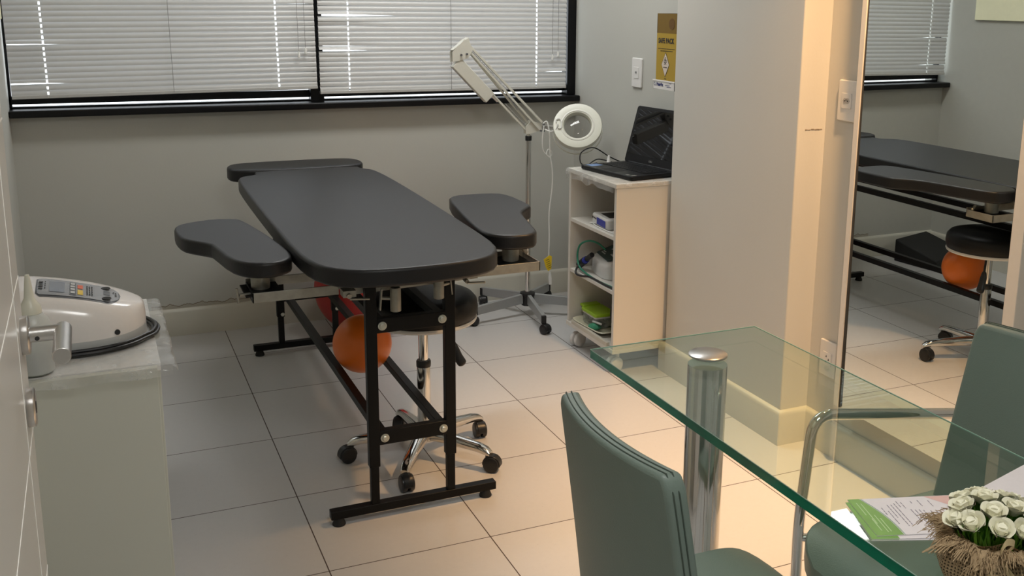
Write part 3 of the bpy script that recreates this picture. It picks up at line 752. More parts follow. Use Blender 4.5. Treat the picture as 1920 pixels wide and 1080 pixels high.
MB().lathe([(.112, -.062), (.1150, -.058), (.1150, -.052), (.112, -.050)], (0, 0, 0), 64, mtR, capb=False, capt=False).build('lower_rim', M_lampring, lm)
hp = RC - (RC - V((.075, -.02, .895))).normalized() * .112
MB().bar((.062, -.012, .897), hp, .010, .016).build('head_yoke', M_brushed, lm, bevel=.001)
# cable and plug
cb = MB(); cb.tube(spline([(.060, -.03, .918), (.075, -.04, .925), (.083, -.05, .87), (.088, -.05, .78), (.100, -.05, .70), (.100, -.05, .62), (.086, -.05, .50), (.088, -.05, .38), (.086, -.05, .27), (.092, -.05, .21)], 8), .0032, 8); cb.build('power_cable', M_cord, lm)
cb = MB(); cb.tube(spline([(.060, -.04, .91), (.050, -.045, .84), (.058, -.045, .79), (.090, -.045, .765), (.098, -.045, .785), (.080, -.045, .80), (.072, -.045, .775), (.09, -.045, .76)], 8), .0024, 8); cb.build('cable_loop', M_cord, lm)
cb = MB(); cb.tube(spline([(.065, -.04, .892), (.078, -.07, .885), (.090, -.10, .895), tuple(mtR @ V((.090, .0, .022)))], 8), .0032, 8); cb.build('head_cable', M_cord, lm)
cb = MB(); cb.tube(spline([mtR @ V(q) for q in ((.098, .010, .020), (.098, .024, .020), (.082, .028, .020), (.074, .010, .020), (.076, -.018, .020), (.090, -.018, .020))], 6), .0028, 8); cb.build('cable_clip', M_cord, lm)
MB().tube([(.092, -.05, .215), (.094, -.05, .185), (.096, -.05, .155)], [.0045, .009, .0075], 12).build('plug', M_cord, lm)
MB().prism([(-.022, .018), (.008, .036), (.020, .03), (.018, -.030), (.002, -.040), (-.010, -.022)], -.001, .001, Matrix.Translation((.080, -.055, .262)) @ Matrix.Rotation(PI / 2, 4, 'X')).build('warning_tag', M_tag, lm)
tg = MB()
for i in range(5): tg.box((-.008, .014 - i * .010, .0011), (.012, .016 - i * .010, .0014), Matrix.Translation((.080, -.055, .262)) @ Matrix.Rotation(PI / 2, 4, 'X') @ Matrix.Rotation(.3, 4, 'Z'))
tg.build('tag_print', M_ink, lm)

# ------------------------------------------------------------------ trolley cabinet
KX0, KX1, KY0, KY1, KZ0, KZ1 = 1.830, 2.185, 3.452, 3.885, .088, .779
ct = thing('shelf_trolley', 'cream laminate trolley with open shelves on small white wheels beside the pillar', 'cabinet', ((KX0 + KX1) / 2, (KY0 + KY1) / 2, 0))
K = based(((KX0 + KX1) / 2, (KY0 + KY1) / 2, 0))
t_ = .018
K().box((KX0, KY0, KZ0 + .018), (KX1, KY0 + t_, KZ1 - t_)).build('side_panel', [M_lam], ct, bevel=.001)
K().box((KX0, KY1 - t_, KZ0 + .018), (KX1, KY1, KZ1 - t_)).build('side_panel', [M_lam], ct, bevel=.001)
K().box((KX1 - .012, KY0 + t_, KZ0 + .018), (KX1, KY1 - t_, KZ1 - t_)).build('back_panel', M_lam, ct)
K().box((KX0 - .004, KY0 - .003, KZ1 - t_), (KX1, KY1 + .003, KZ1)).build('top_panel', M_lam, ct, bevel=.0015)
K().box((KX0 - .004, KY0 - .003, KZ0), (KX1, KY1 + .003, KZ0 + .018)).build('bottom_panel', M_lam, ct, bevel=.0015)
K().box((KX0 - .004, KY0 + .05, KZ0 - .001 + .018), (KX0 + .010, KY1 - .05, KZ0 + .034)).build('plinth_lip', M_lamedge, ct, bevel=.001)
for z in (.345, .566):
    K().box((KX0 + .002, KY0 + t_, z - .015), (KX1 - .012, KY1 - t_, z)).build('shelf', M_lam, ct, bevel=.001)
for x, y, a in ((KX0 + .045, KY0 + .045, 1.9), (KX0 + .045, KY1 - .045, 1.9), (KX1 - .045, KY0 + .045, 2.0), (KX1 - .045, KY1 - .045, 1.2)):
    caster(ct, x - (KX0 + KX1) / 2, y - (KY0 + KY1) / 2, a + PI / 2 + .0, r=.031, m=M_whitepl, stem_h=KZ0, hood=False, wheelm=M_whitepl, w=.018, gap=.008)
# clear film on top
def film(name, label, x0, x1, y0, y1, z, drops, seed):
    rng = random.Random(seed)
    b_ = MB()
    def fn(u, v):
        x = x0 + (x1 - x0) * u; y = y0 + (y1 - y0) * v
        return V((x - (x0 + x1) / 2, y - (y0 + y1) / 2, .0006 + .0022 * max(0, noise.noise(V((x * 14, y * 14, seed))) + .2)))
    g = b_.grid(fn, 26, 26)
    def drop(edge, ox, oy, ln):
        prev = edge
        for r in range(1, 5):
            cur = []
            for i, v in enumerate(edge):
                f = r / 4; wv = .006 * noise.noise(V((i * .5, r * .7, seed + 3)))
                cur.append(b_.bm.verts.new(v.co + V((ox * (.004 + .006 * f) + abs(ox) * 0 + ox * wv * .6, oy * (.004 + .006 * f) + oy * wv * .6, -ln[0] * f * (1 + ln[1] * noise.noise(V((i * .25, 0, seed))))))))
            for i in range(len(edge) - 1): b_._f([prev[i], prev[i + 1], cur[i + 1], cur[i]])
            prev = cur
    for side, ln in drops:
        if side == '-x': drop(g[0], -1, 0, ln)
        if side == '+x': drop(g[-1], 1, 0, ln)
        if side == '-y': drop([r[0] for r in g], 0, -1, ln)
        if side == '+y': drop([r[-1] for r in g], 0, 1, ln)
    o = b_.build(name, M_film, loc=((x0 + x1) / 2, (y0 + y1) / 2, z))
    return tag(o, label, 'cover')
film('plastic_cover', 'clear plastic film draped over the top of the cream trolley', KX0 - .008, KX1, KY0 - .006, KY1 + .006, KZ1 + .0004, [('-x', (.035, .6)), ('-y', (.012, .5)), ('+y', (.05, .5))], 2)

# laptop
LO = V((1.857, 3.836, KZ1 + .003)); ux = V((.148, -.989, 0)).normalized(); uy = V((.989, .148, 0)).normalized()
lp = thing('laptop', 'open black laptop on top of the cream trolley', 'laptop', LO)
def lmt(o=(0, 0, 0), rot=0): 
    base = Matrix(((ux.x, uy.x, 0, 0), (ux.y, uy.y, 0, 0), (0, 0, 1, 0), (0, 0, 0, 1)))
    return base @ Matrix.Translation(o)
Wd, Dp = .355, .235
MB().prism(rrect(0, 0, Wd, Dp, .012), 0, .016, lmt()).build('laptop_base', M_laptop, lp, bevel=.003)
kb = MB()
for r in range(6):
    nk = 15
    for c in range(nk):
        if r == 0 and 4 <= c <= 8:
            if c == 4: kb.box((.03 + 4 * .0198, .095 + r * .0185, .0155), (.03 + 9 * .0198 - .003, .095 + r * .0185 + .0155, .0178), lmt())
            continue
        kb.box((.03 + c * .0198, .095 + r * .0185, .0155), (.03 + c * .0198 + .0168, .095 + r * .0185 + .0155, .0178), lmt())
kb.build('keyboard', M_key, lp)
MB().box((.13, .015, .0160), (.225, .080, .0164), lmt()).build('touchpad', M_key, lp)
MB().box((.012, .018, .0160), (.062, .075, .01645), lmt()).build('sticker', M_sticker, lp)
MB().box((.300, .012, .0160), (.318, .025, .01645), lmt()).build('sticker', M_silver, lp)
MB().box((.325, .018, .0160), (.340, .040, .01645), lmt()).build('sticker', M_silver, lp)
tilt = math.radians(16)
smt = lmt((0, Dp - .006, .016)) @ Matrix.Rotation(-tilt, 4, 'X')
MB().prism(rrect(0, 0, Wd, .245, .012), 0, .008, smt @ Matrix(((1, 0, 0, 0), (0, 0, 1, 0), (0, 1, 0, 0), (0, 0, 0, 1)))).build('laptop_lid', M_laptop, lp, bevel=.002)
MB().box((.016, -.0006, .036), (Wd - .016, .0, .232), smt).build('screen', M_screen, lp)
tm = smt @ frame_mt((Wd / 2, -.0006, .019), (1, 0, 0), (0, 0, 1))
text('DELL', .011, M_silver, tm, 'lid_logo', lp, .0002)
MB().cyl(lmt() @ V((.03, Dp - .002, .015)), lmt() @ V((Wd - .03, Dp - .002, .015)), .006, 12).build('hinge', M_laptop, lp)
# black cables behind
cbz = KZ1 + .007
cb = MB()
cb.tube(spline([(1.900, 3.862, cbz), (1.880, 3.880, cbz + .012), (1.885, 3.885, cbz + .055), (1.945, 3.888, cbz + .072), (2.02, 3.885, cbz + .030), (2.08, 3.882, cbz + .004), (2.12, 3.885, cbz + .002)], 8), .0026, 8)
cb.tube(spline([(1.905, 3.868, cbz), (1.95, 3.876, cbz + .022), (1.99, 3.885, cbz + .018), (2.04, 3.892, cbz + .003), (2.06, 3.90, cbz - .002)], 8), .0026, 8)
cb.tube(spline([(2.122, 3.878, cbz), (2.126, 3.882, cbz + .03), (2.14, 3.888, cbz + .042), (2.158, 3.885, cbz + .02), (2.17, 3.88, cbz)], 8), .0026, 8)
cb.tube([(1.915, 3.864, cbz + .001), (1.955, 3.878, cbz + .004)], [.004, .0065], 10)
tag(cb.build('laptop_cable', M_blackpl), 'thin black cables coiled behind the laptop on the trolley', 'cable')
b = MB(); b.lathe([(.010, 0), (.011, .004), (.0085, .015), (.0055, .035), (.0045, .042)], (0, 0, 0), 20)  # small plain white cone behind the cables
tag(b.build('white_cone', mat('bright_white', (.9, .9, .88), .3), loc=(2.010, 3.872, KZ1 + .003)), 'small white cone standing behind the laptop cables', 'cap')

# things on the trolley shelves
cv = thing('current_device', 'small white device with round ports and blue corner on the upper trolley shelf', 'device', (1.915, 3.655, .567))
mt = Matrix.Rotation(math.radians(-96), 4, 'Z')
MB().prism(rrect(-.085, -.055, .085, .055, .018), .0, .045, mt).build('body', M_whitepl, cv, bevel=.008)
MB().box((-.02, -.0565, .008), (.075, -.0545, .036), mt @ Matrix.Translation((0, 0, 0))).build('blue_panel', M_bluepl, cv, bevel=.001)
hh = MB()
for i in range(3): hh.lathe([(.004, 0), (.004, .002)], (0, 0, 0), 12, mt @ Matrix.Translation((-.065 + i * .017, -.055, .028)) @ Matrix.Rotation(PI / 2, 4, 'X'))
hh.build('ports', M_ink, cv)
MB().box((-.04, -.03, .0445), (.06, .03, .047), mt).build('top_strip', M_ink, cv, bevel=.002)
cb = MB(); cb.tube(spline([(1.88, 3.675, .571), (1.862, 3.70, .574), (1.855, 3.73, .571), (1.862, 3.72, .570), (1.852, 3.66, .5695), (1.850, 3.56, .5695), (1.856, 3.49, .5695)], 8), .0025, 8)
tag(cb.build('device_cable', M_cord), 'white cable looped in front of the upper shelf device', 'cable')
uv_ = thing('nebuliser_device', 'white device with dark teal control panel on the middle trolley shelf', 'device', (1.960, 3.715, .346))
mt = Matrix.Rotation(math.radians(-100), 4, 'Z')
b = MB()
def devf(u, v, lid):
    a = 2 * PI * u
    rx, ry = .115, .075
    ca, sa = math.cos(a), math.sin(a)
    x = rx * math.copysign(abs(ca) ** .6, ca); y = ry * math.copysign(abs(sa) ** .6, sa)
    h = .060 + .055 * (y + ry) / (2 * ry)
    prof = ((.93, 0), (1, .012), (1, .7), (.95, .9), (.86, .985), (.5, 1.0), (.001, 1.0))
    k2 = min(int(round(v * 6)), 6); s_, z_ = prof[k2]
    return mt @ V((x * s_, y * s_, z_ * (.060 + .055 * (y * s_ + ry) / (2 * ry)) if z_ > .5 else z_ * .1))
g = b.grid(lambda u, v: devf(u, v, 0), 40, 6)
b.build('body', M_whitepl, uv_)
pm = mt @ Matrix.Translation((0, .0, .0905)) @ Matrix.Rotation(math.atan2(.055, .150), 4, 'X')
MB().prism(rrect(-.085, -.052, .085, .05, .014), 0, .003, pm).build('control_panel', M_teal, uv_, bevel=.001)
bt = MB()
for i in range(3): bt.lathe([(.006, .003), (.006, .005)], (0, 0, 0), 14, pm @ Matrix.Translation((-.03 + i * .026, .01, 0)))
bt.box((-.06, -.035, .003), (-.01, -.030, .0036), pm); bt.box((-.06, -.025, .003), (-.03, -.020, .0036), pm); bt.box((.02, -.02, .003), (.06, -.012, .0036), pm)
bt.build('panel_buttons', M_btngrey, uv_)
gh = thing('probe_handle', 'black handpiece with blue collar and prongs leaning on the middle shelf', 'handpiece', (1.862, 3.818, .346))
mt = Matrix.Translation((0, 0, .028)) @ Matrix.Rotation(math.radians(-88), 4, 'Z') @ Matrix.Rotation(math.radians(-32), 4, 'Y')
def cx(a, b_, r, m, nm): MB().cyl(mt @ V((a, 0, 0)), mt @ V((b_, 0, 0)), r, 18).build(nm, m, gh)
cx(-.02, .035, .016, M_blackpl, 'head'); cx(.035, .055, .014, M_bluepl, 'collar'); cx(.055, .11, .011, M_blackpl, 'grip')
pr = MB()
for q in (-.008, .004): pr.cyl(mt @ V((-.02, q, q)), mt @ V((-.045, q, q)), .003, 8)
pr.build('prongs', M_brushed, gh)
cb = MB(); cb.tube(spline([(1.915, 3.700, .455), (1.895, 3.730, .478), (1.870, 3.770, .482), (1.852, 3.815, .455), (1.846, 3.825, .405), (1.840, 3.785, .365), (1.840, 3.680, .351), (1.842, 3.58, .350), (1.85, 3.50, .350)], 8), .0042, 10)
tag(cb.build('green_cable', M_greencable), 'green cable arching over the middle shelf device', 'cable')
cb = MB(); cb.tube(spline([(1.842, 3.47, .352), (1.838, 3.55, .3505), (1.837, 3.68, .349), (1.825, 3.76, .338), (1.822, 3.79, .345), (1.834, 3.800, .365), (1.845, 3.798, .375)], 8), .0045, 10)
tag(cb.build('black_cable', M_blackpl), 'black cable hanging over the front of the middle trolley shelf', 'cable')
TR = (1.908, 3.728, KZ0 + .018)
ty = thing('serving_tray', 'cream plastic tray on the bottom trolley shelf', 'tray', TR, math.radians(4))
b = MB()
prof = [(.055, .001), (.060, .0005), (.075, .010), (.086, .020), (.090, .020), (.088, .0225), (.084, .0225), (.070, .010), (.058, .004), (.001, .004)]
def trayring(s_, z_, n=40):
    out = []
    for k2 in range(n):
        a = 2 * PI * k2 / n; ca, sa = math.cos(a), math.sin(a)
        out.append(V((s_ * .82 * math.copysign(abs(ca) ** .35, ca), s_ * 1.45 * math.copysign(abs(sa) ** .35, sa), z_)))
    return out
rings = [[b.bm.verts.new(p) for p in trayring(s_, z_)] for s_, z_ in prof]
for A, B in zip(rings, rings[1:]):
    for k2 in range(40): b._f([A[k2], A[(k2 + 1) % 40], B[(k2 + 1) % 40], B[k2]])
b._f(rings[-1]); b._f(rings[0][::-1])
b.build('tray_body', M_tray, ty)
bx = thing('lidded_box', 'clear plastic box with lime green lid on the cream tray', 'box', (1.922, 3.765, TR[2] + .005))
MB().prism(rrect(-.045, -.065, .045, .065, .012), 0, .045, None).build('box_body', M_clearbox, bx, bevel=.002)
b = MB(); b.prism(rrect(-.051, -.071, .051, .071, .012), .052, .066, None); b.box((-.040, .060, .060), (.040, .100, .072)); b.build('lid', M_greenlid, bx, bevel=.003)
MB().prism(rrect(-.048, -.068, .048, .068, .012), .045, .052, None).build('box_rim', M_whitepl, bx, bevel=.001)
b = MB(); b.sphere((0, 0, .014), .026, 20, 12, .5); o = b.build('sponge', M_greencloth, loc=(1.872, 3.700, TR[2] + .0045))
for v in o.data.vertices: v.co *= 1 + .18 * noise.noise(v.co * 90)
tag(o, 'crumpled green sponge at the front of the cream tray', 'sponge')
b = MB(); b.tube([(0, 0, 0), (.0, -.075, .010)], .0045, 10)
tag(b.build('white_stick', M_whitepl, loc=(1.876, 3.725, TR[2] + .034)), 'white plastic stick lying over the green sponge', 'stick')
b = MB(); b.lathe([(.001, -.012), (.08, -.012), (.098, -.009), (.102, 0), (.098, .009), (.08, .012), (.001, .012)], (0, 0, 0), 48, Matrix.Rotation(math.radians(52), 4, 'Z') @ Matrix.Rotation(PI / 2, 4, 'Y'))
tag(b.build('black_disc', M_rubber, loc=(1.975, 3.545, TR[2] + .103)), 'black round disc leaning upright on the bottom trolley shelf', 'disc')

# ------------------------------------------------------------------ sharps box in its wall holder
sb = thing('sharps_box', 'yellow cardboard sharps disposal box hanging in its white wall holder', 'box', (XR, 3.64, 1.15))
Bs = based((XR, 3.64, 1.15))
X0 = 2.103; y0s, y1s = 3.500, 3.655
Bs().box((X0, y0s, 1.135), (XR - .006, y1s, 1.348)).build('box_body', M_yellow, sb, bevel=.001)
bb = Bs(); bb.box((XR - .010, y0s, 1.348), (XR - .006, y1s, 1.425)); bb.box((X0, y1s - .003, 1.348), (XR - .006, y1s, 1.425)); bb.box((X0, y0s, 1.348), (XR - .006, y0s + .003, 1.425)); bb.build('box_lid', M_brown, sb)
bb = Bs(); bb.box((X0, y0s - .001, 1.348), (X0 + .002, y1s, 1.425)); bb.build('lid_front', mat('amber_cardboard', (.17, .10, .010), .65, bump=.1), sb)
Bs().cyl((X0 - .001, 3.540, 1.385), (X0 + .001, 3.540, 1.385), .022, 24).build('disposal_hole', M_brown, sb)
hb = Bs(); hb.box((X0 - .006, y0s - .004, 1.126), (XR, y1s + .006, 1.130)); hb.box((X0 - .007, y0s - .006, 1.126), (X0 - .004, y1s + .008, 1.160)); hb.box((X0 - .007, y0s - .006, 1.126), (XR, y0s - .003, 1.160)); hb.box((X0 - .007, y1s + .005, 1.126), (XR, y1s + .008, 1.160))
hb.box((X0 - .009, y0s - .008, 1.157), (X0 - .004, y1s + .010, 1.163)); hb.build('wall_holder', M_whitepl, sb, bevel=.0008)
def face_text(s_, size, y, z, m, nm, x=X0 - .0008, xs=1.0, bold=0.0):
    o = text(s_, size, m, frame_mt((x - XR, y - 3.64, z - 1.15), (0, -1, 0), (0, 0, 1)), nm, sb, .0003, xs, bold=bold); return o
yc = 3.580
face_text('SAFE PACK', .0280, yc, 1.318, M_ink, 'box_title', xs=.88, bold=.0008)
face_text('INFECTANTE', .0060, yc, 1.214, M_ink, 'diamond_text', X0 - .0016, .8)
d_ = Bs(); mtd = frame_mt((X0 - .0004, yc, 1.225), (0, -1, 0), (0, 0, 1))
d_.prism([(0, -.049), (.031, 0), (0, .049), (-.031, 0)], 0, .0004, mtd); d_.build('diamond_border', M_ink, sb)
d_ = Bs(); d_.prism([(0, -.045), (.0285, 0), (0, .045), (-.0285, 0)], .0004, .0009, mtd); d_.build('diamond_label', M_inkpale, sb)
d_ = Bs()
for a in (90, 210, 330):
    c_ = V((.0065 * math.cos(math.radians(a)), .017 + .0065 * math.sin(math.radians(a)), 0))
    n_ = 20; r0, r1 = .0035, .0060
    vs0 = [d_.bm.verts.new(mtd @ (c_ + V((r0 * math.cos(2 * PI * i / n_), r0 * math.sin(2 * PI * i / n_), .0012)))) for i in range(n_)]
    vs1 = [d_.bm.verts.new(mtd @ (c_ + V((r1 * math.cos(2 * PI * i / n_), r1 * math.sin(2 * PI * i / n_), .0012)))) for i in range(n_)]
    for i in range(n_): d_._f([vs0[i], vs0[(i + 1) % n_], vs1[(i + 1) % n_], vs1[i]])
for sg in (1, -1):
    p0 = V((-.009 * sg, .0, .0011)); p1 = V((.009 * sg, .009, .0011)); dd = (p1 - p0).normalized(); nn = V((-dd.y, dd.x, 0)) * .0012
    d_._f([d_.bm.verts.new(mtd @ q) for q in (p0 - nn, p1 - nn, p1 + nn, p0 + nn)])
d_.build('hazard_symbol', M_ink, sb)
d_ = Bs()
for i in range(22): d_.box((X0 - .0006, y0s + .012 + i * .006, 1.286), (X0 - .0001, y0s + .0162 + i * .006, 1.2885))
for i in range(16): d_.box((X0 - .0006, y0s + .028 + i * .006, 1.277), (X0 - .0001, y0s + .0322 + i * .006, 1.280))
d_.box((X0 - .0006, yc - .010, 1.168), (X0 - .0001, yc + .006, 1.1705)); d_.build('fine_print', M_ink, sb)
face_text('PolarFix', .0180, 3.607, 1.145, M_inkblue, 'holder_logo', X0 - .0076, .85, bold=.0006)
d_ = Bs(); mtd2 = frame_mt((X0 - .0074, 3.646, 1.146), (0, -1, 0), (0, 0, 1)); n_ = 24
for i in range(n_):
    if i in (3, 4, 5): continue
    a0, a1 = 2 * PI * i / n_, 2 * PI * (i + 1) / n_
    d_._f([d_.bm.verts.new(mtd2 @ V((r * math.cos(a), r * math.sin(a), .0004))) for r, a in ((.0052, a0), (.0075, a0), (.0075, a1), (.0052, a1))])
d_.build('holder_emblem', M_inkblue, sb)
d_ = Bs()
for z_, ya_, yb_ in ((1.152, 3.520, 3.535), (1.1435, 3.530, 3.566), (1.1375, 3.520, 3.552)): d_.box((X0 - .0078, ya_, z_), (X0 - .0071, yb_, z_ + .002))
d_.build('holder_print', M_inkblue, sb)

# ------------------------------------------------------------------ left cabinet, device, bottle, film
CX0, CX1, CY0, CY1, CZ = -.285, .090, 2.085, 2.590, .748
lc = thing('base_cabinet', 'pale grey-green laminate cabinet behind the open door, device on top', 'cabinet', ((CX0 + CX1) / 2, (CY0 + CY1) / 2, 0))
C_ = based(((CX0 + CX1) / 2, (CY0 + CY1) / 2, 0))
C_().box((CX0, CY0 + .020, 0), (CX1, CY1, CZ - .016)).build('cabinet_body', M_cab, lc, bevel=.001)
C_().box((CX0, CY0, .005), (CX1 - .006, CY0 + .017, CZ - .003)).build('cabinet_door', M_cab, lc, bevel=.001)
C_().box((CX0, CY0 + .018, CZ - .016), (CX1 + .001, CY1 + .001, CZ)).build('cabinet_top', M_whitepl, lc, bevel=.001)
film('plastic_cover', 'clear plastic film under the therapy device, overhanging the cabinet edge', -.27, CX1 + .022, CY0 - .014, CY1 - .01, CZ + .0006, [('-y', (.016, .5)), ('+x', (.012, .9))], 9)
DV = V((.0, 2.325, CZ + .004))
dv = thing('therapy_device', 'white teardrop-shaped therapy device with grey control panel on the left cabinet', 'device', DV)
# outline in local x (left..right) and y; body height profile falling to the right
def dev_half(x):   # half depth at x, x from -.19 to .078
    t = (x + .19) / .268
    return .118 * (1 - max(0, (t - .45) / .55) ** 2.6) ** .55 if t < 1 else 0
def dev_h(x):
    t = max(0, min(1, (x + .19) / .268)); return .132 - .010 * t - .064 * max(0, (t - .12)) ** 1.5
N1, N2 = 48, 28
b = MB(); rows = []
for i in range(N1 + 1):
    x = -.19 + .268 * (1 - math.cos(PI / 2 * i / N1) ** 1.0) if False else -.19 + .268 * math.sin(PI / 2 * i / N1)
    hw = max(dev_half(x), .0012); H = dev_h(x); endf = 1 - max(0, (i / N1 - .80) / .20) ** 3 * .55
    row = []
    for j in range(N2 + 1):
        a = PI * j / N2; ca, sa = math.cos(a), math.sin(a)
        yy = -hw * math.copysign(abs(ca) ** .42, ca); zz = H * endf * (abs(sa) ** .62)
        row.append(b.bm.verts.new((x, yy, .024 + max(0, zz - .024))))
    rows.append(row)
for i in range(N1):
    for j in range(N2): b._f([rows[i][j], rows[i + 1][j], rows[i + 1][j + 1], rows[i][j + 1]])
b._f(rows[0]); b._f(rows[-1][::-1]); b._f([r[0] for r in rows] + [r[-1] for r in rows][::-1])
b.build('housing', M_devwhite, dv)
b = MB(); out = [( -.19 + .268 * math.sin(PI / 2 * i / N1)) for i in range(N1 + 1)]
pts = [(x, -max(dev_half(x), .001) * 1.0) for x in out] + [(x, max(dev_half(x), .001)) for x in out[::-1]]
b.prism(pts, 0, .0243); b.build('base_plate', M_devgrey, dv)
# control panel riding on the top surface
def topz(x, y):
    hw = max(dev_half(x), .002); c = min(.999, abs(y) / hw) ** (1 / .42); s_ = math.sqrt(max(0, 1 - c * c))
    return dev_h(x) * s_ ** .62
def panel(fn_pts, lift, m, nm, nu=30, nv=10):
    b_ = MB(); g = b_.grid(lambda u, v: (lambda q: V((q[0], q[1], topz(*q) + lift)))(fn_pts(u, v)), nu, nv); return b_.build(nm, m, dv)
def panel_shape(sc=1.0):
    def f(u, v):
        x = -.128 + .158 * u; e = 1 - max(0, (u - .80) / .20) ** 2.2; hw = (.056 * math.sqrt(max(e, .0004))) * (1 - .10 * u) * sc
        if u < .04: hw *= .82 + .18 * u / .04
        return (x, (2 * v - 1) * hw - .022)
    return f
panel(panel_shape(1.08), .0008, M_paneldark, 'panel_border', 40, 12)
panel(lambda u, v: panel_shape(.98)(.02 + .955 * u, v), .0018, M_panelgrey, 'control_panel', 40, 12)
def patch(x0, x1, y0, y1, lift, m, nm): return panel(lambda u, v: (x0 + (x1 - x0) * u, (y0 + (y1 - y0) * v) * 1.18 - .022), lift, m, nm, 6, 6)
patch(-.103, -.075, -.034, .030, .0027, M_lcd, 'display')
patch(-.066, -.054, -.040, .036, .0024, M_paneldark, 'key_strip')
for i in range(4): patch(-.064, -.056, -.034 + i * .018, -.022 + i * .018, .0030, M_btngrey, 'button')
patch(-.051, -.041, -.036, -.010, .0030, M_btnyellow, 'yellow_button')
patch(-.051, -.041, -.002, .024, .0030, M_btnorange, 'orange_button')
patch(-.002, .010, -.014, .012, .0028, M_paneldark, 'mode_window')
tx = MB()
def strip(x, y, w_, h_): 
    q = [(x - w_ / 2, y - h_ / 2), (x + w_ / 2, y - h_ / 2), (x + w_ / 2, y + h_ / 2), (x - w_ / 2, y + h_ / 2)]
    tx._f([tx.bm.verts.new((a, b_ * 1.18 - .022, topz(a, b_ * 1.18 - .022) + .0032)) for a, b_ in q])
for i in range(5):
    for j in range(3): strip(-.033 + j * .0045, -.028 + i * .012, .0026, .008)
tx.build('key_print', M_ink, dv); tx = MB()
for i in range(4): strip(-.119, -.024 + i * .014, .008, .009 if i % 2 else .006); strip(-.111, -.020 + i * .014, .002, .008)
tx.build('panel_print', M_ink, dv); tx = MB()
strip(.021, -.010, .003, .008); strip(.021, .003, .003, .006); strip(.017, .008, .002, .006)
tx.build('tip_print', M_ink, dv)
for y in (-.036, .030):
    c = V((.002, y * 1.1 - .022, topz(.002, y * 1.1 - .022) + .0015))
    MB().lathe([(.0085, 0), (.0105, .001), (.0085, .0032), (.004, .0022), (.001, .0022)], c, 24).build('rocker_button', M_ink, dv)
MB().lathe([(.0055, -.0005), (.0055, .003)], (0.018, -dev_half(.018) - .0, .033), 20, Matrix.Rotation(PI / 2, 4, 'X')).build('side_port', M_ink, dv)
# black cable wrapped around the device
cb = MB()
ol = [V((x, -max(dev_half(x), .001))) for x in out[:-1]] + [V((.078, 0))] + [V((x, max(dev_half(x), .001))) for x in out[-2:N1 - 18:-1]]
ol = [V((p[0], p[1], 0)) for p in ol][::2]
for k_ in range(3):
    o_ = .006 + k_ * .006; pts = []
    for i in range(len(ol)):
        d_ = ol[min(i + 2, len(ol) - 1)] - ol[max(i - 2, 0)]; n_ = V((d_.y, -d_.x, 0)).normalized()
        pts.append(ol[i] + n_ * (o_ + (.006 if i > len(ol) * .55 else 0)) + V((0, 0, .005 + (.005 if k_ == 1 else 0))))
    cb.tube(spline(pts[::2], 4), .0038, 8)
o = cb.build('coiled_cable', M_blackpl, loc=DV); tag(o, 'black cable coiled around the foot of the white therapy device', 'cable')
# squeeze bottle
sqb = thing('squeeze_bottle', 'translucent gel squeeze bottle with pointed nozzle behind the door handle', 'bottle', (-.132, 2.130, CZ + .003))
MB().lathe([(.028, 0), (.033, .004), (.034, .02), (.034, .095), (.030, .108), (.018, .120), (.016, .124)], (0, 0, 0), 32).build('bottle_body', M_bottle, sqb)
MB().lathe([(.017, .118), (.020, .120), (.019, .134), (.014, .140), (.009, .150), (.006, .180), (.0045, .192), (.004, .195)], (0, 0, 0), 28).build('nozzle', mat('nozzle_natural_plastic', (.66, .65, .55), .35), sqb)
MB().lathe([(.030, .001), (.032, .004), (.032, .048)], (0, 0, 0), 28).build('gel', mat('pale_green_gel', (.40, .46, .42), .15, trans=.5), sqb)

# ------------------------------------------------------------------ door (open, at the left)
DX = -.105
dr = struct(MB().box((DX - .035, .70, .01), (DX, 1.522, 2.10)).build('door_1', M_door, bevel=.001))
g = MB()
for z in (1.308, 1.094, .878, .663, .448, .233, 1.523, 1.738): g.box((DX - .0001, .70, z - .0012), (DX + .0006, 1.522, z + .0012))
g.box((DX - .0001, 1.408, .01), (DX + .0006, 1.4105, 2.10)); g.build('groove', M_groove, dr)
def rose(z, y, nm, key):
    m_ = Matrix.Translation((DX, y, z)) @ Matrix.Rotation(PI / 2, 4, 'Y')
    o_ = MB().lathe([(.0255, 0), (.0262, .001), (.0262, .0085), (.0235, .0105), (.001, .0105)], (0, 0, 0), 48, m_).build(nm, M_brushed, dr)
    return o_
HZ, HY = 1.024, 1.475
hr = rose(HZ, HY, 'handle_rose', False); kr = rose(.930, 1.455, 'lock_rose', True)
MB().box((DX + .0106, 1.449, .923), (DX + .0112, 1.455, .938)).build('keyhole', M_ink, kr)
nk = MB(); nk.cyl((DX + .008, HY, HZ), (DX + .050, HY, HZ), .0105, 28); no = nk.build('door_handle', M_brushed, dr)
lvb = MB(); lvb.tube([(DX + .050, HY + .012, HZ), (DX + .050, HY - .108, HZ)], .0110, 32); lvb.build('lever', M_brushed, no, bevel=.001)
MB().cyl((DX + .019, HY - .0104, HZ - .003), (DX + .019, HY - .0110, HZ - .003), .003, 14).build('set_screw', M_ink, no)

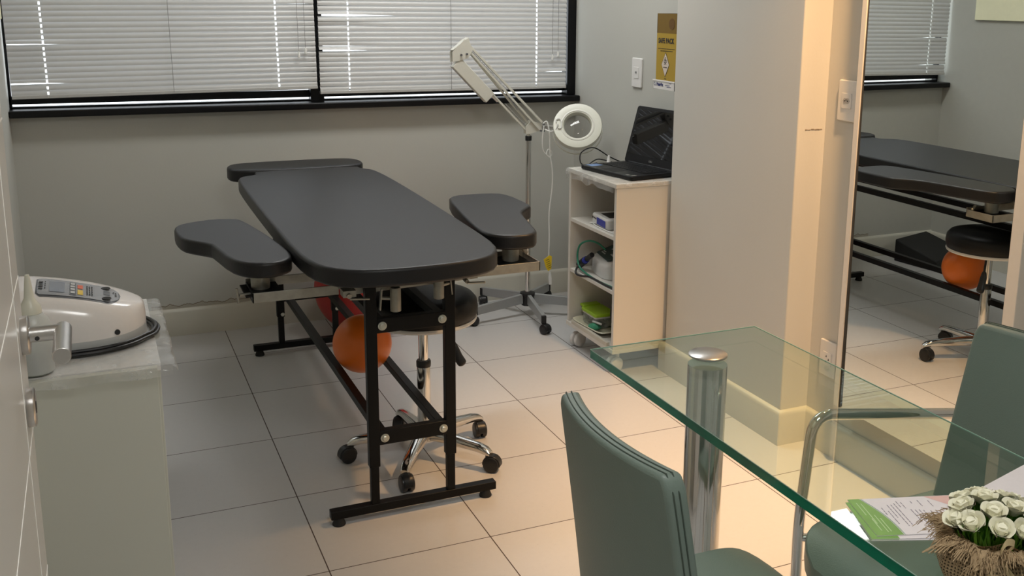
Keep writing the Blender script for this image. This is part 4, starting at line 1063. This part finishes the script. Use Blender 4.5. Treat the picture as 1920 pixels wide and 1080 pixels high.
# ------------------------------------------------------------------ glass desk
GX0, GX1, GY0, GY1, GZ0, GZ1 = .945, 1.372, .30, 1.886, .714, .732
gd = thing('glass_desk', 'rectangular glass table with green edges and thick chrome legs', 'table', ((GX0 + GX1) / 2, (GY0 + GY1) / 2, 0))
G_ = based(((GX0 + GX1) / 2, (GY0 + GY1) / 2, 0))
b = G_(); b.box((GX0, GY0, GZ0), (GX1, GY1, GZ1))
b.bm.faces.ensure_lookup_table()
for f in b.bm.faces:
    f.normal_update()
    f.material_index = 0 if abs(f.normal.z) > .5 else 1
b.build('glass_top', [M_glass, M_glassedge], gd)
ar = G_(); e_ = .0012
for z_ in (GZ1,):
    ar.bar((GX0, GY0, z_), (GX0, GY1, z_), e_, e_); ar.bar((GX1, GY0, z_), (GX1, GY1, z_), e_ * 1.6, e_ * 1.6); ar.bar((GX0, GY1, z_), (GX1, GY1, z_), e_ * 1.6, e_ * 1.6)
ar.build('polished_edge', M_arris, gd)
for y in (1.755, .46):
    lg = G_().lathe([(.040, .010), (.0425, .012), (.0425, GZ0 - .0015), (.0420, GZ0 - .0003)], (1.160, y, 0), 56).build('leg', M_chrome, gd)
    G_().lathe([(.060, 0), (.062, .003), (.060, .010), (.042, .012)], (1.160, y, 0), 48).build('leg_foot', M_chrome, lg)
    G_().lathe([(.0405, GZ1 + .0002), (.0415, GZ1 + .001), (.0415, GZ1 + .0045), (.0395, GZ1 + .006), (.001, GZ1 + .0065)], (1.160, y, 0), 56).build('leg_cap', M_brushed, lg)

# ------------------------------------------------------------------ chairs
def chair(label, loc, rotz, arms):
    """local: sitter faces +x, seat centre around (0.2,0), width along y"""
    root = thing('upholstered_chair', label, 'chair', loc, rotz, 'sage green chairs at the glass table')
    zs = .452
    def path(v):      # v: 0 seat/back bend .. 1 top ; returns x, z
        x = .004 - .060 * v ** 1.1; z = zs - .03 + .412 * v; return x, z
    def wid(v): return .196 - .020 * v
    th = .034
    def bf(off):
        def f(u, v):
            x, z = path(v); s_ = 2 * u - 1
            w_ = wid(v)
            if v > .93: w_ *= 1 - .06 * ((v - .93) / .07) ** 2
            cur = -.026 * (1 - s_ * s_)
            return V((x + cur + off, s_ * w_, z - .014 * (s_ * s_) * 0))
        return f
    MB().slab(bf(0), bf(th), 24, 20).build('backrest', M_leather, root, bevel=.009, seg=4, angle=50)
    # welt lines round the back panel
    for off, nm in ((.0085, 'piping'), (.018, 'piping')):
        pts = []
        f = bf(off)
        def nudge(p, s_, top):
            return V((p.x, p.y + s_ * .0008, p.z + (.0008 if top else 0)))
        for i in range(0, 20): pts.append(nudge(f(0, i / 20 * .985), -1, False))
        for i in range(0, 25): 
            p = f(i / 24, 1.0); pts.append(V((p.x, p.y * .985, p.z + .0006)))
        for i in range(19, -1, -1): pts.append(nudge(f(1, i / 20 * .985), 1, False))
        MB().tube(pts, .0011, 6).build('seam', M_leatherseam, root)
    # seat
    def sf(off):
        def f(u, v):
            x = -.005 + .405 * u; s_ = 2 * v - 1
            w_ = .212 - .010 * u
            if u > .82: w_ *= math.sqrt(max(.0, 1 - ((u - .82) / .18) ** 2.4 * .62))
            drop = -.045 * max(0, (u - .72) / .28) ** 2.2
            crown = .006 * (1 - s_ ** 4) * (1 - (2 * u - 1) ** 4)
            return V((x, s_ * w_, zs + drop + (crown if off == 0 else 0) - off))
        return f
    MB().slab(sf(0), sf(.045), 28, 22).build('seat', M_leather, root, bevel=.010, seg=4, angle=50)
    # chrome frame
    hw = .255 if arms else .205
    if arms:
        for s_ in (-1, 1):
            pts = [(.295, s_ * hw, .010), (.330, s_ * hw, .30), (.300, s_ * hw, .655), (-.085, s_ * hw * .99, .585), (-.10, s_ * .17, .58)]
            pts = fillet([(.325, s_ * hw, .010), (.332, s_ * hw, .42), (.312, s_ * hw, .655), (-.115, s_ * hw, .588), (-.125, s_ * .12, .585)], .052, 8)
            MB().tube(pts, .0115, 16).build('arm_tube', M_chrome, root)
            MB().tube([(-.03, s_ * .20, .400), (-.10, s_ * .235, .010)], .011, 14).build('rear_leg', M_chrome, root)
            MB().tube([(.328, s_ * hw, .385), (.24, s_ * .19, .398)], .009, 12).build('seat_strut', M_chrome, root)
    else:
        for s_ in (-1, 1):
            MB().tube([(.34, s_ * .19, .400), (.37, s_ * .215, .010)], .011, 14).build('front_leg', M_chrome, root)
            MB().tube([(.02, s_ * .19, .400), (-.05, s_ * .215, .010)], .011, 14).build('rear_leg', M_chrome, root)
    fr = MB(); fr.tube([(-.02, -.195, .400), (-.02, .195, .400)], .010, 12); fr.tube([(.32, -.195, .400), (.32, .195, .400)], .010, 12); fr.build('seat_frame', M_chrome, root)
    return root
chair('sage green armless chair with its back to the treatment table, left of the glass table', (.730, 1.285, 0), 0, False)
chair('sage green chair with chrome tube arms in front of the mirror', (1.600, 1.300, 0), PI, True)

# ------------------------------------------------------------------ leaflets
def leaflet(label, P, ang, z, top=True, w=.200, h=.108):
    """P is the far-left corner; text rows run across; long side along direction ang"""
    root = thing('leaflet', label, 'leaflet', (P[0], P[1], z), ang, 'leaflets on the glass table')
    MB().box((0, -h, 0), (w, 0, .0009)).build('sheet', M_paper, root)
    b_ = MB()
    def gx(t): return .018 + .022 * t + .006 * math.sin(t * PI)
    n_ = 14; lo = [(0, -h * i / n_) for i in range(n_ + 1)]; hi = [(gx(i / n_), -h * i / n_) for i in range(n_ + 1)]
    for i in range(n_): b_._f([b_.bm.verts.new((*q, .0012)) for q in (lo[i], hi[i], hi[i + 1], lo[i + 1])])
    b_.build('green_band', M_papergreen, root)
    if not top: return root
    b_ = MB()
    for i in range(n_): b_._f([b_.bm.verts.new((q[0] + e, q[1], .0013)) for q, e in ((hi[i], .0012), (hi[i], .0022), (hi[i + 1], .0022), (hi[i + 1], .0012))])
    b_.build('band_line', M_paperteal, root)
    rng = random.Random(4); b_ = MB()
    for x, y0, y1 in ((.040, .030, .052), (.046, .040, .078), (.052, .022, .060), (.058, .022, .085), (.064, .018, .082), (.070, .012, .030), (.076, .016, .034), (.082, .038, .075), (.088, .040, .092), (.094, .040, .096), (.100, .042, .085), (.092, .014, .02), (.104, .012, .030), (.110, .044, .098), (.118, .046, .088), (.124, .046, .060), (.120, .014, .032), (.130, .048, .092), (.138, .050, .090), (.144, .048, .078), (.150, .050, .085)):
        y = y0
        while y < y1:
            l_ = rng.uniform(.004, .011); b_.box((x, -min(y + l_, y1), .0010), (x + .0013, -y, .00125)); y += l_ + .0018
    b_.build('print', M_papertext, root)
    b_ = MB()
    for x, y0, y1 in ((.008, .012, .050), (.014, .015, .075), (.012, .060, .095), (.020, .050, .100), (.025, .060, .098)):
        b_.box((x, -y1, .0013), (x + .0014, -y0, .0015))
    b_.build('band_print', M_paperlt, root)
    b_ = MB(); pp = [(.120, -.001), (.165, -.001), (w - .001, -.02), (w - .001, -.070), (.168, -.060), (.145, -.028)]
    b_._f([b_.bm.verts.new((*q, .0011)) for q in pp]); b_.build('picture', M_paperpink, root)
    return root
a1 = math.radians(-19)
leaflet('leaflet at the bottom of the stack beside the flowers, mostly covered', (.992, 1.108), a1 - .05, GZ1 + .0004, False)
leaflet('middle leaflet of the stack beside the flowers', (.990, 1.109), a1 - .02, GZ1 + .0018, False)
leaflet('top green and white printed leaflet lying beside the flower bag', (.997, 1.113), a1 + .02, GZ1 + .0032)
b = MB(); b.box((-.0, -.10, 0), (.20, .0, .0012)); o = b.build('paper_sheet', M_paper, loc=(1.205, 1.062, GZ1 + .0004), rotz=.25)
tag(o, 'white paper sheet on the glass table behind the flower bag, at the photo edge', 'paper')

# ------------------------------------------------------------------ burlap bag of roses
FP = V((1.024, .868, GZ1 + .0004)); 
fl = thing('rose_arrangement', 'burlap pouch of ivory roses tied with straw on the glass table', 'flowers', FP)
b = MB()
prof = [(.034, .0), (.050, .001), (.060, .010), (.066, .024), (.064, .040), (.054, .054), (.044, .063), (.045, .068), (.054, .076)]
uvl = b.bm.loops.layers.uv.new('UVMap'); n_ = 72; rings = []
for i, (r, z) in enumerate(prof):
    ring = []
    for k_ in range(n_):
        t = 2 * PI * k_ / n_
        rr = r * (1 + (.05 * math.sin(7 * t) * min(1, i / 5) + .03 * math.sin(13 * t + 1) * min(1, i / 6)) + .03 * noise.noise(V((math.cos(t) * 2, math.sin(t) * 2, i * .5))))
        ring.append(b.bm.verts.new((rr * math.cos(t), rr * math.sin(t), z + (.006 * math.sin(5 * t) if i > 6 else 0))))
    rings.append(ring)
for i in range(len(rings) - 1):
    for k_ in range(n_):
        f = b._f([rings[i][k_], rings[i][(k_ + 1) % n_], rings[i + 1][(k_ + 1) % n_], rings[i + 1][k_]])
        for lp_, (uu, vv) in zip(f.loops, ((k_, i), (k_ + 1, i), (k_ + 1, i + 1), (k_, i + 1))): lp_[uvl].uv = (uu / n_, vv / (len(rings) - 1))
b._f(rings[0][::-1])
b.build('burlap_pouch', M_jute, fl)
# frayed ruffle
rng = random.Random(11); b = MB()
def ruff(u, v):
    t = 2 * PI * u; r = .046 + .024 * v + .007 * math.sin(9 * t) * v + .004 * math.sin(23 * t) * v; z = .068 + .009 * math.sin(6 * t + 1) * v + .012 * v - .020 * v * v + .004 * math.sin(17 * t) * v
    return V((r * math.cos(t), r * math.sin(t), z + .004 * noise.noise(V((u * 40, v * 5, 0)))))
b.grid(ruff, 90, 6)
for i in range(1300):
    t = rng.uniform(0, 2 * PI); v = rng.uniform(.25, 1); p = ruff(t / (2 * PI), v); d = V((math.cos(t + rng.uniform(-.7, .7)), math.sin(t + rng.uniform(-.7, .7)), rng.uniform(-.9, .3)))
    l_ = rng.uniform(.006, .020); q = p + d * l_; m_ = (p + q) / 2 + V((0, 0, rng.uniform(.0, .004)))
    b.tube([p, m_, q + V((0, 0, -.003))], .00028 + rng.random() * .00028, 5)
for i in range(16):
    t = PI * 1.02 + rng.uniform(-.35, .35); p = ruff(t / (2 * PI), 1); q = p + V((math.cos(t), math.sin(t), -.25)).normalized() * rng.uniform(.018, .034)
    b.tube([p, (p + q) / 2 + V((0, 0, .003)), q], .0008, 4)
o = b.build('frayed_ruffle', M_jutefray, fl)
b = MB()
for i in range(420):
    a = rng.uniform(0, 2 * PI); r = .042 * math.sqrt(rng.random()); p = V((r * math.cos(a), r * math.sin(a), .060)); q = p + V((math.cos(a) * rng.uniform(.0, .022), math.sin(a) * rng.uniform(.0, .022), rng.uniform(.022, .040)))
    w_ = V((-math.sin(a + rng.uniform(-1, 1)), math.cos(a), 0)).normalized() * .0016; m_ = (p + q) / 2 + V((math.cos(a), math.sin(a), 0)) * .004
    vs = [b.bm.verts.new(c) for c in (p - w_, p + w_, m_ + w_ * 1.2, q, m_ - w_ * 1.2)]
    b._f(vs)
b.lathe([(.001, .058), (.046, .058), (.044, .066), (.001, .068)], (0, 0, 0), 24)
b.build('greenery', M_leaf, fl)
def rose_mesh(r, rngs):
    b_ = MB()
    b_.lathe([(.001, -r * .9), (r * .35, -r * .75), (r * .62, -r * .2), (r * .60, r * .25), (r * .45, r * .45), (.001, r * .40)], (0, 0, 0), 16)
    for ring, (n_p, rad, ht, opn) in enumerate(((3, .34, .62, .05), (4, .55, .52, .18), (5, .78, .40, .42))):
        for k2 in range(n_p):
            a0 = 2 * PI * (k2 + ring * .37) / n_p + rngs.uniform(-.1, .1); spn = 2 * PI / n_p * .72
            def pf(u, v, a0=a0, spn=spn):
                a = a0 + (u - .5) * 2 * spn; e = 1 - (2 * u - 1) ** 2 * .35
                rr = r * rad * (.55 + .45 * min(1, v * 1.6)) + r * opn * v ** 3
                return V((rr * math.cos(a), rr * math.sin(a), -r * .7 + r * (ht + .75) * v * e))
            b_.grid(pf, 12, 9)
    return b_
spots = [(0, -.046, .014, .6), (-.026, -.034, .018, .45), (.028, -.038, .016, .5), (-.046, -.006, .016, .5), (-.014, -.010, .030, .15), (.018, -.012, .030, .15), (.046, -.010, .018, .5), (-.032, .024, .024, .35), (0, .018, .034, .1), (.032, .020, .026, .3), (-.012, .042, .022, .4), (.018, .044, .020, .4), (.050, .016, .016, .5), (-.050, .014, .012, .6)]
for i, (x, y, dz, tl_) in enumerate(spots):
    b = rose_mesh(.0145 * rng.uniform(.92, 1.08), rng)
    ax = V((-y, x, 0)).normalized() if abs(x) + abs(y) > .001 else V((1, 0, 0))
    mt = Matrix.Translation((x * 1.02, y * 1.02, .083 + dz * .75)) @ Matrix.Rotation(tl_ * 1.0, 4, ax) @ Matrix.Rotation(rng.uniform(0, 6), 4, 'Z')
    for v in b.bm.verts: v.co = mt @ v.co
    b.build('rose', M_rose, fl)
# straw tie with bow
b = MB()
b.tube([(.047 * math.cos(t), .047 * math.sin(t), .0605) for t in [2 * PI * i / 40 for i in range(40)]], .0022, 6, closed=True)
def ribbon(pts, ws):
    pts = spline(pts, 6); n2 = len(pts); prev = None
    for i, p in enumerate(pts):
        w2 = ws[0] + (ws[1] - ws[0]) * i / (n2 - 1); w2 = w2 * math.sin(PI * min(1, .15 + .85 * i / (n2 - 1)) ) + .0012
        cur = [b.bm.verts.new(p + V((0, 0, w2))), b.bm.verts.new(p - V((0, 0, w2)))]
        if prev: b._f([prev[0], cur[0], cur[1], prev[1]])
        prev = cur
Kp = V((-.030, -.040, .060))
ribbon([Kp, Kp + V((-.025, -.010, -.012)), Kp + V((-.055, -.016, -.030)), Kp + V((-.092, -.004, -.046))], (.004, .003))
ribbon([Kp, Kp + V((.004, -.016, -.015)), Kp + V((.018, -.028, -.035)), Kp + V((.040, -.030, -.055))], (.003, .002))
ribbon([Kp, Kp + V((-.012, -.010, .016)), Kp + V((-.010, -.016, .032)), Kp + V((.006, -.014, .024)), Kp], (.004, .004))
ribbon([Kp, Kp + V((.0, -.012, -.012)), Kp + V((.004, -.018, -.024))], (.004, .002))
b.sphere(Kp, .005, 10, 6)
b.build('straw_tie', M_raffia, fl)

# ------------------------------------------------------------------ wedge on the floor (seen in the mirror)
b = MB()
pts = [(-.27, 4.30), (.06, 4.20), (.10, 4.50), (-.22, 4.60)]
lo = [b.bm.verts.new((x, y, 0.0)) for x, y in pts]; hi = [b.bm.verts.new((x, y, z)) for (x, y), z in zip(pts, (.060, .060, .130, .130))]
for i in range(4): b._f([lo[i], lo[(i + 1) % 4], hi[(i + 1) % 4], hi[i]])
b._f(lo[::-1]); b._f(hi)
tag(b.build('foam_wedge', M_rubber, bevel=.008), 'black foam wedge on the floor in the left corner, seen in the mirror', 'wedge')

# ------------------------------------------------------------------ lights
def area(name, loc, sx, sy, power, col, rot=(0, 0, 0), spread=None):
    l = bpy.data.lights.new(name, 'AREA'); l.shape = 'RECTANGLE'; l.size = sx; l.size_y = sy; l.energy = power; l.color = col
    if spread: l.spread = spread
    o = bpy.data.objects.new(name, l); COL.objects.link(o); o.location = loc; o.rotation_euler = rot; return o
area('panel_lamp', (1.35, 3.74, ZC - .054), 1.18, .29, 13.2, (.975, .995, .985))
area('fill_lamp', (.55, .30, ZC - .054), .58, .58, 12.5, (.98, .995, .975))  # soft neutral fill added overhead, unseen, to brighten the near end
sp = bpy.data.lights.new('downlight_lamp', 'SPOT'); sp.energy = 380; sp.color = (1.0, .58, .26); sp.spot_size = math.radians(68); sp.spot_blend = 1.0; sp.shadow_soft_size = .045
so = bpy.data.objects.new('downlight_lamp', sp); COL.objects.link(so); so.location = (1.93, 2.03, ZC - .012); so.rotation_euler = (math.radians(10), 0, 0)

w = bpy.data.worlds.new('overcast_sky'); S.world = w; w.use_nodes = True
bg = w.node_tree.nodes['Background']; bg.inputs['Color'].default_value = (.93, .95, 1.0, 1); bg.inputs['Strength'].default_value = 3.0

# ------------------------------------------------------------------ camera
yaw, pitch, roll, fpx, CXp, CYp, H = 0.43189005, 0.21206012, 0.01330787, 1922.611, 1050.4745, 416.4605, 1.46688
cam = bpy.data.cameras.new('camera'); co = bpy.data.objects.new('camera', cam); COL.objects.link(co)
fw = V((math.sin(yaw) * math.cos(pitch), math.cos(yaw) * math.cos(pitch), -math.sin(pitch)))
right = V((math.cos(yaw), -math.sin(yaw), 0)); up = right.cross(fw)
r2 = right * math.cos(roll) + up * math.sin(roll); u2 = -right * math.sin(roll) + up * math.cos(roll)
R3 = Matrix((r2, u2, -fw)).transposed()
co.matrix_world = Matrix.Translation((0, 0, H)) @ R3.to_4x4()
cam.sensor_width = 36; cam.sensor_fit = 'HORIZONTAL'; cam.lens = fpx / 1920 * 36
cam.shift_x = (960 - CXp) / 1920; cam.shift_y = (CYp - 540) / 1920
cam.clip_start = .05
S.camera = co
S.view_settings.view_transform = 'Standard'; S.view_settings.look = 'None'; S.view_settings.gamma = 1; S.view_settings.use_curve_mapping = False
S.view_settings.exposure = 0.0
